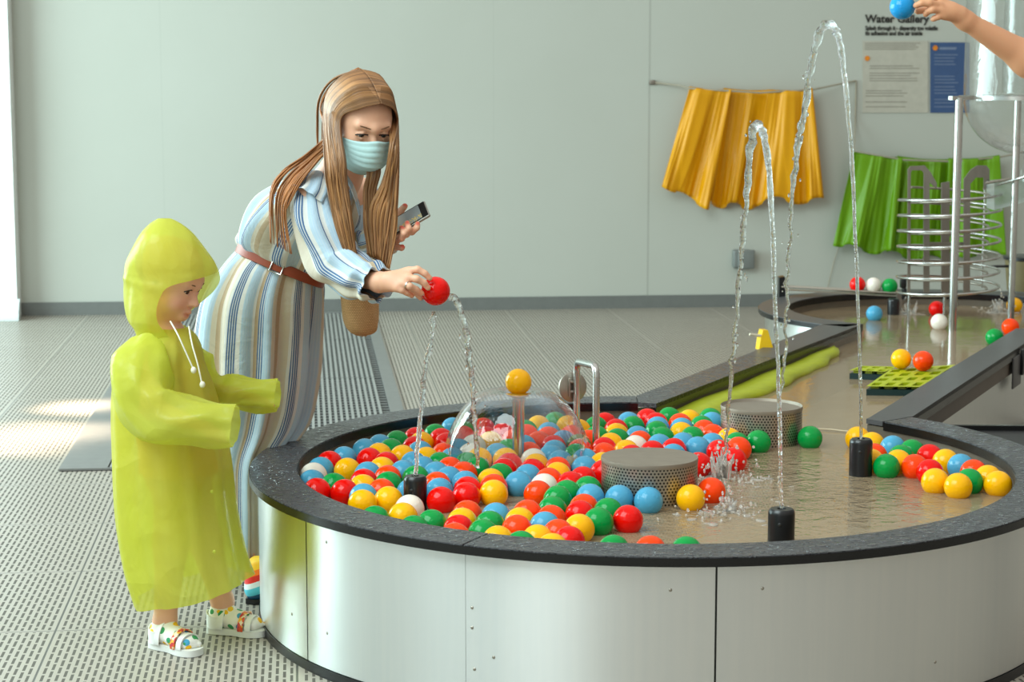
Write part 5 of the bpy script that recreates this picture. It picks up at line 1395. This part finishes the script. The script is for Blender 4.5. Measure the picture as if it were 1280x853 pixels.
# mask
M['mask'] = simple('pale_blue_mask', srgb(178, 210, 208), .85, bump=(160, .15, .001)); M['mask_loop'] = simple('white_elastic', srgb(235, 235, 230), .8)
bm = bmesh.new(); G = []; nu, nv = 40, 22
for j in range(nv + 1):
    v = j/nv; row = []
    for i in range(nu + 1):
        u = -1 + 2*i/nu; ph = u*1.28
        rx, ry = .0795 - .006*v*v, .104 + .020*math.sin(PI*min(1, v*1.15))**.8 - .018*max(0, v - .62)/.38
        x = rx*math.sin(ph); nb = math.exp(-(u/.28)**2)
        y = .006 + ry*math.cos(ph)*(1 - .03*abs(u)) + .010*nb*(1 - v) - (.022*max(0, v - .7)/.3)
        zt_ = -.012 - .012*abs(u)**1.5 + .010*nb; zb = -.122 + .050*abs(u)**2.2
        z = zt_*(1 - v) + zb*v; pl_ = .0018*(1 if (v*7) % 1 < .5 else -1)*(1 - abs(u)**4)
        row.append(bm.verts.new(Ww(x, y + pl_, z)))
    G.append(row)
for a, b in zip(G, G[1:]):
    for i in range(nu): bm.faces.new((a[i], a[i+1], b[i+1], b[i]))
mk = from_bm('face_mask', bm, M['mask'], wo, smooth=True); md = mk.modifiers.new('thickness', 'SOLIDIFY'); md.thickness = .0015
for sg in (-1, 1):
    tube_obj('ear_loop', catmull([Ww(sg*.0705, .036, -.026), Ww(sg*.078, .012, .0), Ww(sg*.083, -.016, .022), Ww(sg*.085, -.034, -.004), Ww(sg*.081, -.012, -.035), Ww(sg*.069, .034, -.074)], 5), .0018, M['mask_loop'], mk, 6)

# earring
bm = bmesh.new(); bmesh.ops.create_uvsphere(bm, u_segments=10, v_segments=8, radius=.004); bmesh.ops.transform(bm, matrix=Matrix.Translation(Ww(-.080, -.002, -.052)), verts=bm.verts)
from_bm('earring', bm, M['steel'], wo, smooth=True)

# ---- dress
def mk_stripes():
    t = NT('striped_cotton'); p = t.pr(Roughness=.85); uv = t.coord('UV'); x, y, z = t.xyz(uv)
    c = t.coord(); wob = t.math('MULTIPLY', t.math('SUBTRACT', t.noise(5, 2, .5, c), .5), .012)
    f = t.math('FRACT', t.math('DIVIDE', t.math('ADD', x, wob), .205))
    pb_, wh, cr, be, bl, gy = srgb(166, 190, 206), srgb(206, 207, 202), srgb(198, 190, 172), srgb(176, 156, 128), srgb(66, 98, 136), srgb(186, 192, 190)
    band = t.ramp(f, [(.0, pb_), (.16, wh), (.22, bl), (.36, wh), (.40, cr), (.56, be), (.64, cr), (.70, pb_), (.82, bl), (.90, be), (.96, wh)], 'CONSTANT')
    isb = t.ramp(f, [(.0, (.25, .25, .25, 1)), (.16, (0, 0, 0, 1)), (.22, (1, 1, 1, 1)), (.36, (0, 0, 0, 1)), (.70, (.3, .3, .3, 1)), (.82, (1, 1, 1, 1)), (.90, (0, 0, 0, 1))], 'CONSTANT')
    fine = t.math('LESS_THAN', t.math('FRACT', t.math('DIVIDE', x, .0072)), .42)
    t.l(t.mix(t.math('MULTIPLY', fine, t.math('MULTIPLY', isb, .8)), band, wh), p.inputs['Base Color'])
    t.bump(t.math('ADD', t.noise(9, 4, .6, c, .8), t.math('MULTIPLY', t.noise(220, 2, .5, c), .06)), .35, .02)
    tl = t.n('ShaderNodeBsdfTranslucent'); 
    return t.m
M['stripe'] = mk_stripes()
def rg(px, py, Y, A, B): return (aty(px, py, Y), Vector(A), Vector(B))
def sk_fold(a, v, u): return (.002 + .019*min(1, v*2.2))*(.6*math.sin(11*a + .6*math.sin(3*v)) + .4*math.sin(17*a + 2 + v)) + .006*math.sin(5*a + 4*v)*v
skirt = loft('skirt', [rg(350, 329, 5.99, (.112, .045, -.050), (.05, -.115, -.01)), rg(342, 347, 6.01, (.140, .07, -.036), (.06, -.135, 0)), rg(330, 380, 6.05, (.160, .10, -.018), (.08, -.150, 0)), rg(324, 425, 6.09, (.163, .12, 0), (.09, -.150, 0)), rg(320, 480, 6.11, (.158, .13, 0), (.09, -.145, 0)), rg(312, 530, 6.11, (.150, .13, 0), (.085, -.135, 0)), rg(300, 572, 6.07, (.112, .10, 0), (.07, -.135, 0)), rg(298, 630, 6.03, (.100, .11, 0), (.07, -.14, 0)), rg(298, 684, 6.01, (.098, .11, 0), (.07, -.145, 0))], M['stripe'], wo, 220, 9, sk_fold, thick=.002, uvw=1.23)
def bl_fold(a, v, u): return .006*math.sin(7*a + 9*v) * (1 - v*.5) + .005*math.sin(4*a - 13*v) + .004*math.sin(13*a + 3)*(1 - v)
blouse = loft('blouse', [rg(351, 333, 5.985, (.108, .045, -.052), (.05, -.110, -.01)), rg(353, 322, 5.97, (.128, .055, -.060), (.05, -.130, -.01)), rg(365, 297, 5.91, (.132, .06, -.058), (.05, -.142, 0)), rg(384, 266, 5.85, (.128, .06, -.050), (.055, -.150, 0)), rg(399, 243, 5.82, (.100, .05, -.040), (.055, -.140, 0)), rg(411, 228, 5.80, (.066, .03, -.024), (.05, -.092, 0)), rg(420, 218, 5.78, (.052, .02, -.014), (.03, -.062, 0)), rg(427, 207, 5.75, (.056, .0, -.008), (.0, -.060, .004))], M['stripe'], wo, 140, 7, bl_fold, thick=.002, uvw=.86)
def sl_fold(a, v, u): return .005*math.sin(5*a + 16*v) + .006*math.sin(26*v + 2*a)*(.4 + .6*v) + .004*math.sin(9*a)
s1 = path_loft('sleeve', [aty(390, 236, 5.72), aty(391, 256, 5.69), aty(399, 290, 5.655), aty(418, 326, 5.62), aty(434, 339, 5.585), aty(455, 349, 5.525), aty(464, 353, 5.50), aty(473, 356, 5.475)], [.050, .063, .070, .072, .066, .058, .052, .052], M['stripe'], blouse, 72, 8, sl_fold, .002, up=(.25, -1, .2), uvw=.46)
path_loft('sleeve', [aty(448, 238, 5.96), aty(448, 265, 5.94), aty(446, 300, 5.89), aty(452, 318, 5.84), aty(468, 309, 5.77), aty(482, 302, 5.715)], [.060, .070, .068, .060, .048, .042], M['stripe'], blouse, 56, 8, sl_fold, .002, up=(.25, -1, .2), uvw=.42)
# ruffle over the shoulder seam and buttoned cuff
path_loft('shoulder_ruffle', [aty(398, 226, 5.745), aty(393, 240, 5.715), aty(389, 250, 5.695), aty(384, 256, 5.685)], [.046, .066, .071, .078], M['stripe'], blouse, 72, 6, lambda a, v, u: .004*v*math.sin(15*a), .002, up=(.25, -1, .2), uvw=.46)
bm = bmesh.new(); add_lathe(bm, (0, 0, 0), [(0, .003), (.006, .003), (.0075, .001), (.0075, 0)], 16)
pbn = aty(444, 354, 5.496); bmesh.ops.transform(bm, matrix=Matrix.Translation(pbn) @ Vector((-.1, -1, .05)).to_track_quat('Z', 'Y').to_matrix().to_4x4(), verts=bm.verts); from_bm('button', bm, simple('horn_button', srgb(214, 206, 180), .3), s1, sharp=40)
# belt
M['belt'] = simple('brown_leather', srgb(138, 58, 26), .45, bump=(80, .15, .001))
bc, bA, bB = rg(351, 332, 5.985, (.117, .048, -.054), (.053, -.121, -.011))
bup = bA.cross(bB).normalized(); bup = bup if bup.z > 0 else -bup
bm = bmesh.new(); Rr = []
for i in range(96):
    a = 2*PI*i/96; e = bA*math.cos(a) + bB*math.sin(a)
    Rr.append([bm.verts.new(bc + e*k + bup*z) for k, z in ((1, -.016), (1.035, -.014), (1.035, .014), (1, .016))])
for i in range(96):
    a, b = Rr[i], Rr[(i+1) % 96]
    for k in range(4): bm.faces.new((a[k], a[(k+1) % 4], b[(k+1) % 4], b[k]))
belt = from_bm('belt', bm, M['belt'], wo, sharp=50)
a = D(112); e = bA*math.cos(a) + bB*math.sin(a); pk = bc + e*1.05; en = e.normalized(); tg = bup.cross(en)
tube_obj('buckle', [pk + tg*x + bup*z for x, z in ((-.018, -.02), (.018, -.02), (.018, .02), (-.018, .02), (-.018, -.02))], .0028, M['steel'], belt, 8)
# collar
tube_obj('collar', catmull([aty(412, 203, 5.70), aty(424, 212, 5.685), aty(436, 226, 5.70), aty(444, 245, 5.72), aty(450, 268, 5.735)], 6), [.012]*7 + [.013]*12 + [.010]*6, M['stripe'], blouse, 12, .45)

# ---- rainbow shoe, only the near one shows
def mk_shoe():
    t = NT('rainbow_striped_shoe'); p = t.pr(Roughness=.5); c = t.coord(); x, y, z = t.xyz(c)
    v = t.math('ADD', t.math('MULTIPLY', z, 7.6), t.math('MULTIPLY', t.math('SINE', t.math('MULTIPLY', t.math('ADD', x, y), 26)), .06)); v = t.math('SUBTRACT', v, t.math('MULTIPLY', t.math('ADD', x, .8), 1.9))
    t.l(t.ramp(v, [(.0, srgb(30, 90, 130)), (.12, srgb(90, 200, 220)), (.30, srgb(226, 236, 236)), (.42, srgb(226, 40, 24)), (.56, srgb(250, 120, 20)), (.68, srgb(250, 190, 30)), (.85, srgb(250, 205, 60))], 'CONSTANT'), p.inputs['Base Color']); return t.m
M['shoe'] = mk_shoe()
hz = atz(312, 757, 0); hd = Vector((.20, .98, 0)).normalized(); hn = Vector((hd.y, -hd.x, 0)); hc0 = hz + hd*.045 + hn*.012
def shoe(c0, d, n):
    S = lambda x, y, z: npv(c0 + d*x + n*y + Vector((0, 0, z)))
    pr_ = [cap(S(-.012, 0, .045), S(.02, 0, .050), .038, .036, .02), cap(S(-.008, 0, .085), S(.0, 0, .105), .036, .036, .02), cap(S(.03, 0, .045), S(.14, .004, .032), .036, .034, .03), cap(S(.14, .004, .032), S(.185, .0, .026), .036, .022, .03)]
    me, V = sdf_mesh('shoe', pr_, .004); s_ = link('shoe', me, M['shoe'], wo)
    bm = bmesh.new(); ol = [c0 + d*x*2.05 + Vector((0, 0, 0)) + d*.075 + n*y*1.25 for x, y in foot_outline(1)]
    add_poly_prism(bm, [(p.x, p.y) for p in ol], .001, .017); bevel(bm, .003, 2, .9); from_bm('sole', bm, M['black'], s_, sharp=40)
shoe(hc0, hd, hn); shoe(Vector((ga.x, ga.y, 0)) + Vector((-.01, -.03, 0)), Vector((.1, .99, 0)), Vector((.99, -.1, 0)))

# ---- hair
def mk_hair():
    t = NT('long_fair_hair'); p = t.pr(Roughness=.42, Anisotropic=.3); c = t.coord()
    at = t.n('ShaderNodeAttribute', attribute_name='tone'); n = t.noise(9, 2, .5, c)
    col = t.mix(n, srgb(96, 60, 34), srgb(186, 138, 92)); t.l(t.mix(1.0, col, at.outputs['Color'], 'MULTIPLY'), p.inputs['Base Color']); return t.m
M['hair'] = mk_hair()
hr = random.Random(4)
bm = bmesh.new(); tone = bm.verts.layers.float_color.new('tone')
def strand(pts, r0, r1, tn, n=6, flat=.6, sub=6):
    P = catmull(pts, sub); m = len(P); rr = [(r0*min(1, .35 + 4*i/m) * (1 - .0*i) + (r1 - r0)*max(0, (i/m - .75)*4)) for i in range(m)]
    k0 = len(bm.verts); add_tube(bm, P, rr, n, flat); bm.verts.ensure_lookup_table()
    for v in bm.verts[k0:]: v[tone] = tn
def lp(a, b, t): return a + (b - a)*t
def part(a): return Ww(lp(.004, .0, a), lp(.096, -.088, a), .092 + .036*math.sin(PI*(.02 + .66*a)))
def px_guide(A, B, t, jit=1.0):
    return [aty(lp(a[0], b[0], t) + hr.gauss(0, .9)*jit, lp(a[1], b[1], t), lp(a[2], b[2], t) + hr.gauss(0, .004)) for a, b in zip(A, B)]
gA = [(413, 168, 5.60), (407, 205, 5.58), (410, 240, 5.57), (420, 285, 5.56), (434, 326, 5.55)]
gB = [(431, 165, 5.575), (430, 200, 5.56), (433, 235, 5.56), (440, 285, 5.55), (445, 322, 5.55)]
rA = [(489, 150, 5.585), (490, 180, 5.585), (480, 225, 5.60), (464, 262, 5.61), (468, 318, 5.60)]
rB = [(494, 150, 5.61), (497, 185, 5.60), (496, 235, 5.60), (494, 290, 5.60), (486, 338, 5.59)]
bA_ = [(410, 165, 5.66), (384, 192, 5.69), (352, 214, 5.70), (337, 240, 5.69), (335, 302, 5.68)]
bB_ = [(413, 180, 5.64), (398, 200, 5.655), (374, 228, 5.64), (358, 262, 5.63), (365, 318, 5.63)]
clump = [hr.uniform(.55, 1.35) for _ in range(64)]
def tn(a=None):
    v = hr.uniform(.55, 1.4) if a is None else clump[int(a*37) % 64]*hr.uniform(.88, 1.12); return (min(1.3, v*1.02), v*.98, v*.92*hr.uniform(.85, 1.05), 1)
for i in range(360):                       # falls in front of the near shoulder
    t = hr.random(); a = hr.uniform(.0, .85); s = -1
    p0 = part(a); p1 = Ww(-.048 - .014*a, lp(.080, -.075, a), lp(.072, .108, min(1, a*3))); p2 = Ww(-.081 - .011*math.sin(a*3), lp(.046, -.09, a), .026); p3 = Ww(-.092 - .006*a, lp(.044, -.078, a), -.03)
    g = px_guide(gA, gB, min(1, max(0, 1 - a + hr.gauss(0, .12)))); strand([p0, p1, p2] + g[1:], .0036, .0010, tn(a))
for i in range(300):                       # right-hand side of the picture
    t = hr.random(); a = hr.uniform(.0, .9)
    p0 = part(a); p1 = Ww(.048 + .014*a, lp(.080, -.075, a), lp(.074, .108, min(1, a*3))); p2 = Ww(.081 + .011*math.sin(a*3), lp(.048, -.08, a), .026); p3 = Ww(.090 + .004*a, lp(.050, -.07, a), -.03)
    g = px_guide(rA, rB, t); strand([p0, p1, p2] + g[1:], .0036, .0010, tn(a + .3))
for i in range(26):                        # loose strands between, in front of the chest
    t = hr.random(); g = px_guide([(452, 205, 5.64), (450, 240, 5.63), (452, 280, 5.62), (456, 318, 5.61)], [(474, 205, 5.63), (470, 240, 5.62), (468, 280, 5.62), (474, 325, 5.60)], t)
    strand([Ww(.02*hr.uniform(-1, 2), -.08, -.10)] + g, .0042, .0012, tn())
for i in range(46):                        # over the back of the near shoulder, orange light tinted into the tone
    t = hr.random()**1.0; a = hr.uniform(.75, 1.0)
    p0 = part(a); p1 = Ww(-.055, -.100, .075); p2 = Ww(-.086, -.094, .0)
    g = px_guide(bA_, bB_, 1 - t*t if hr.random() < .5 else t); e = lp(.62, 1.0, hr.random()); k = 5 if hr.random() < .6 else 4
    strand([p0, p1, p2] + g[:k], .0046, .0010, tuple(x*y for x, y in zip(tn(), (1.12, .92, .72, 1))))
for i in range(60):                        # back of the head
    a = hr.uniform(.7, 1.0); x = hr.uniform(-.09, .09); p0 = part(a); strand([p0, Ww(x*.7, -.095, .085), Ww(x, -.112, .02), Ww(x*.95, -.105, -.06), Ww(x*.8, -.10, -.14)], .006, .002, tn())
bmesh.ops.recalc_face_normals(bm, faces=bm.faces[:])
me = bpy.data.meshes.new('hair'); bm.to_mesh(me); bm.free(); hair = link('hair', me, M['hair'], wo)
Rm = np.array([list(Fw[0]), list(Fw[1]), list(Fw[2])]).T
hp = [ell(Ww(0, -.020, .034), np.array((.0772, .0985, .0890))*HS, Rm), cap(Ww(0, -.06, 0), Ww(0, -.07, -.10), .06*HS, .05*HS, .03), ell(Ww(0, .095, -.045), np.array((.062, .088, .116))*HS, Rm, .012, True)]
me, V = sdf_mesh('scalp_hair', hp, .005); color_attr(me, V, lambda V: np.ones((len(V), 3))*.55); link('scalp_hair', me, M['hair'], wo)

# ---- phone and straw bag
def mk_screen():
    t = NT('lit_phone_screen'); p = t.pr(Roughness=.12); uv = t.coord('UV'); x, y, z = t.xyz(uv)
    base = t.ramp(x, [(0, srgb(86, 92, 84)), (.7, srgb(150, 156, 148)), (1, srgb(120, 130, 130))])
    v = t.n('ShaderNodeTexVoronoi', feature='F1'); v.inputs['Scale'].default_value = 26; t.l(uv, v.inputs['Vector'])
    spot = t.math('MULTIPLY', t.math('LESS_THAN', v.outputs['Distance'], .42), t.math('LESS_THAN', y, .26)); spot = t.math('MULTIPLY', spot, t.math('GREATER_THAN', t.xyz(v.outputs['Color'])[0], .35))
    c = t.mix(spot, base, srgb(226, 190, 24)); t.l(c, p.inputs['Base Color']); t.l(c, p.inputs['Emission Color']); p.inputs['Emission Strength'].default_value = .25; return t.m
ph = empty('smartphone', aty(515, 272, 5.66), 'black-framed phone held up by the woman, screen showing yellow balls', 'phone')
a_, b_, c_p = aty(530, 250.5, 5.695), aty(546.5, 265, 5.63), aty(490, 274, 5.70)
Lx = (a_ - c_p).normalized(); Sy = (b_ - a_); Sy = (Sy - Lx*Sy.dot(Lx)).normalized(); Nn = Lx.cross(Sy); Nn = Nn if Nn.dot(Vector((0, -1, .3))) > 0 else -Nn
Pm = Matrix((Lx, Sy, Nn)).transposed(); pc_ = a_ - Lx*.074 + Sy*.036
M['phone_case'] = simple('grey_phone_edge', srgb(150, 146, 136), .35, metal=.5)
bm = bmesh.new(); add_box(bm, pc_ - Nn*.0045, (.148, .072, .009), Pm); bevel(bm, .0035, 3); from_bm('phone_body', bm, M['phone_case'], ph, sharp=40)
bm = bmesh.new(); add_box(bm, pc_ + Nn*.0003, (.142, .066, .001), Pm); from_bm('front_glass', bm, M['black'], ph)
bm = bmesh.new(); uvl = bm.loops.layers.uv.new('UVMap'); q = [bm.verts.new(pc_ + Nn*.0012 + Lx*x + Sy*y) for x, y in ((-.066, .030), (.052, .030), (.052, -.030), (-.066, -.030))]
f = bm.faces.new(q)
for l, u_ in zip(f.loops, ((0, 0), (1.6, 0), (1.6, .8), (0, .8))): l[uvl].uv = u_
from_bm('screen', bm, mk_screen(), ph)
def mk_straw():
    t = NT('woven_straw'); p = t.pr(Roughness=.85); uv = t.coord('UV'); x, y, z = t.xyz(uv)
    b = t.n('ShaderNodeTexBrick'); t.l(t.mapping(uv, scale=(34, 26, 1)), b.inputs['Vector']); b.inputs['Scale'].default_value = 2.0; b.inputs['Mortar Size'].default_value = .06
    b.inputs[1].default_value = srgb(206, 166, 116); b.inputs[2].default_value = srgb(190, 148, 98); b.inputs[3].default_value = srgb(146, 106, 62)
    n = t.noise(24, 4, .6, t.coord()); t.l(t.mix(t.math('MULTIPLY', n, .4), b.outputs[0], srgb(216, 180, 130)), p.inputs['Base Color']); t.bump(b.outputs['Fac'], -.5, .003); return t.m
M['straw'] = mk_straw()
bg_ = empty('straw_bag', aty(452, 420, 5.92), 'woven straw bag hanging below the woman’s outstretched sleeve'.replace('’', "'"), 'bag')
def bring(px, py, hw, b): k = 5.92/FPX; return (aty(px, py, 5.92), Vector((hw*k, .01, 0)), Vector((.0, -b, 0)))
loft('bag_body', [bring(446.5, 350, 22, .05), bring(448, 365, 23.5, .055), bring(450, 385, 23, .056), bring(452, 402, 21.5, .054), bring(454, 413, 17, .045), bring(455, 418.5, 9, .025), bring(455, 420, 1, .003)], M['straw'], bg_, 56, 6, lambda a, v, u: .002*math.sin(5*a + 9*v), thick=.004, uvw=.36)
bt = aty(447, 351, 5.92)
tube_obj('bag_strap', catmull([bt + Vector((-.045, 0, 0)), aty(441, 330, 5.88) + Vector((-.02, 0, .0)), aty(447, 300, 5.895) + Vector((0, -.06, 0)), aty(452, 330, 5.90) + Vector((.02, .0, .0)), bt + Vector((.045, 0, 0))], 6), .006, M['straw'], bg_, 8)

# ================================================================== PERSON AT THE RIGHT EDGE, FOREARM IN VIEW
pr3 = empty('person', (2.12, 6.72, 0), 'bare forearm of a person reaching in from the right, hand holding a light blue ball', 'person')
aw, ae, ash = aty(1206, 25, 6.40), aty(1286, 74, 6.45), Vector((2.02, 6.66, 1.40))
BB = aty(1128, 8.5, 6.40)
pa = [cap(ae, aw, .052, .028, .02), cap(ash, ae, .062, .050, .04)]
pa += [cap(aw, aty(1190, 14, 6.39), .030, .027, .02)]
for kx, ky, Y in ((1176, 0, 6.385), (1175, 8, 6.365), (1177, 15, 6.36), (1181, 20, 6.365)): pa.append(cap(aty(1199, 18, 6.39), aty(kx, ky, Y), .019, .013, .016))
pa += fing([(1176, 0, 6.385), (1160, -9, 6.38), (1146, -12, 6.385), (1134, -10, 6.39)], .0125, .0095)
pa += fing([(1175, 7, 6.365), (1162, 4, 6.35), (1152, 4, 6.352), (1145, 7, 6.36)], .0125, .0098)
pa += fing([(1177, 13, 6.36), (1166, 12, 6.35), (1160, 14, 6.36), (1157, 18, 6.37)], .012, .0095)
pa += fing([(1181, 19, 6.365), (1173, 21, 6.36), (1168, 23, 6.365), (1166, 24, 6.375)], .0105, .0085)
pa += fing([(1192, 14, 6.41), (1176, 12, 6.44), (1160, 12, 6.45), (1147, 14, 6.44)], .0150, .0105)
# the rest of the body stands outside the frame
F3 = frame((-1, .25, -.1)); O3 = Vector((2.10, 6.74, 1.60)); hp3, W3 = head_prims(O3, F3, 1.0)
pa += hp3 + [cap(O3 - Vector((0, 0, .08)), Vector((2.14, 6.73, 1.40)), .052, .058, .03), cap(ash, Vector((2.22, 6.92, 1.38)), .07, .07, .05), cap(Vector((2.14, 6.75, 1.33)), Vector((2.15, 6.75, 1.0)), .13, .13, .06), cap(Vector((2.15, 6.75, 1.0)), Vector((2.15, 6.75, .86)), .14, .15, .06)]
pa += [cap(Vector((2.22, 6.92, 1.38)), Vector((2.28, 6.98, 1.08)), .05, .042, .03), cap(Vector((2.28, 6.98, 1.08)), Vector((2.18, 7.0, .84)), .040, .026, .02)] + hand_prims((2.18, 7.0, .84), (-.2, 0, -1), (1, .3, 0), (-1, -.3, 0), .95)
for sy in (-.09, .09): pa += [cap(Vector((2.16, 6.75 + sy, .86)), Vector((2.15, 6.75 + sy, .46)), .085, .055, .04), cap(Vector((2.15, 6.75 + sy, .46)), Vector((2.18, 6.75 + sy, .09)), .052, .034, .03), cap(Vector((2.19, 6.75 + sy, .04)), Vector((2.05, 6.74 + sy, .032)), .036, .030, .03)]
me, V = sdf_mesh('body', pa, .0038)
color_attr(me, V, lambda V: np.ones((len(V), 3))); link('body', me, M['skin_arm'], pr3)
M['tee'] = simple('plain_cotton', srgb(170, 176, 180), .85); M['denim'] = simple('plain_denim', srgb(70, 84, 110), .85)
def vr(x, y, z, a, b): return (Vector((x, y, z)), Vector((a, 0, 0)), Vector((0, b, 0)))
loft('shirt', [vr(2.14, 6.75, 1.45, .06, .065), vr(2.14, 6.76, 1.40, .12, .19), vr(2.14, 6.76, 1.28, .155, .185), vr(2.15, 6.75, 1.0, .155, .17), vr(2.15, 6.75, .84, .175, .19)], M['tee'], pr3, 64, 6, lambda a, v, u: .005*math.sin(6*a + 5*v))
path_loft('sleeve', [ash + Vector((.06, .04, .0)), ash*.7 + ae*.3, ash*.5 + ae*.5], [.085, .078, .074], M['tee'], pr3, 40, 5, None, up=(0, -1, .2))
for sy in (-.09, .09): loft('trouser_leg', [vr(2.15, 6.75 + sy, .92, .15, .10), vr(2.155, 6.75 + sy, .80, .115, .092), vr(2.15, 6.75 + sy, .45, .078, .075), vr(2.18, 6.75 + sy, .10, .06, .06)], M['denim'], pr3, 48, 6, None)
M['ballS'] = mk_ball('glossy_sky_blue_plastic', srgb(34, 150, 214)); BN['S'] = 'sky_blue'
add_ball('S', BB, 'sky blue ball held up by the hand at the top right', 'balls held up out of the water')
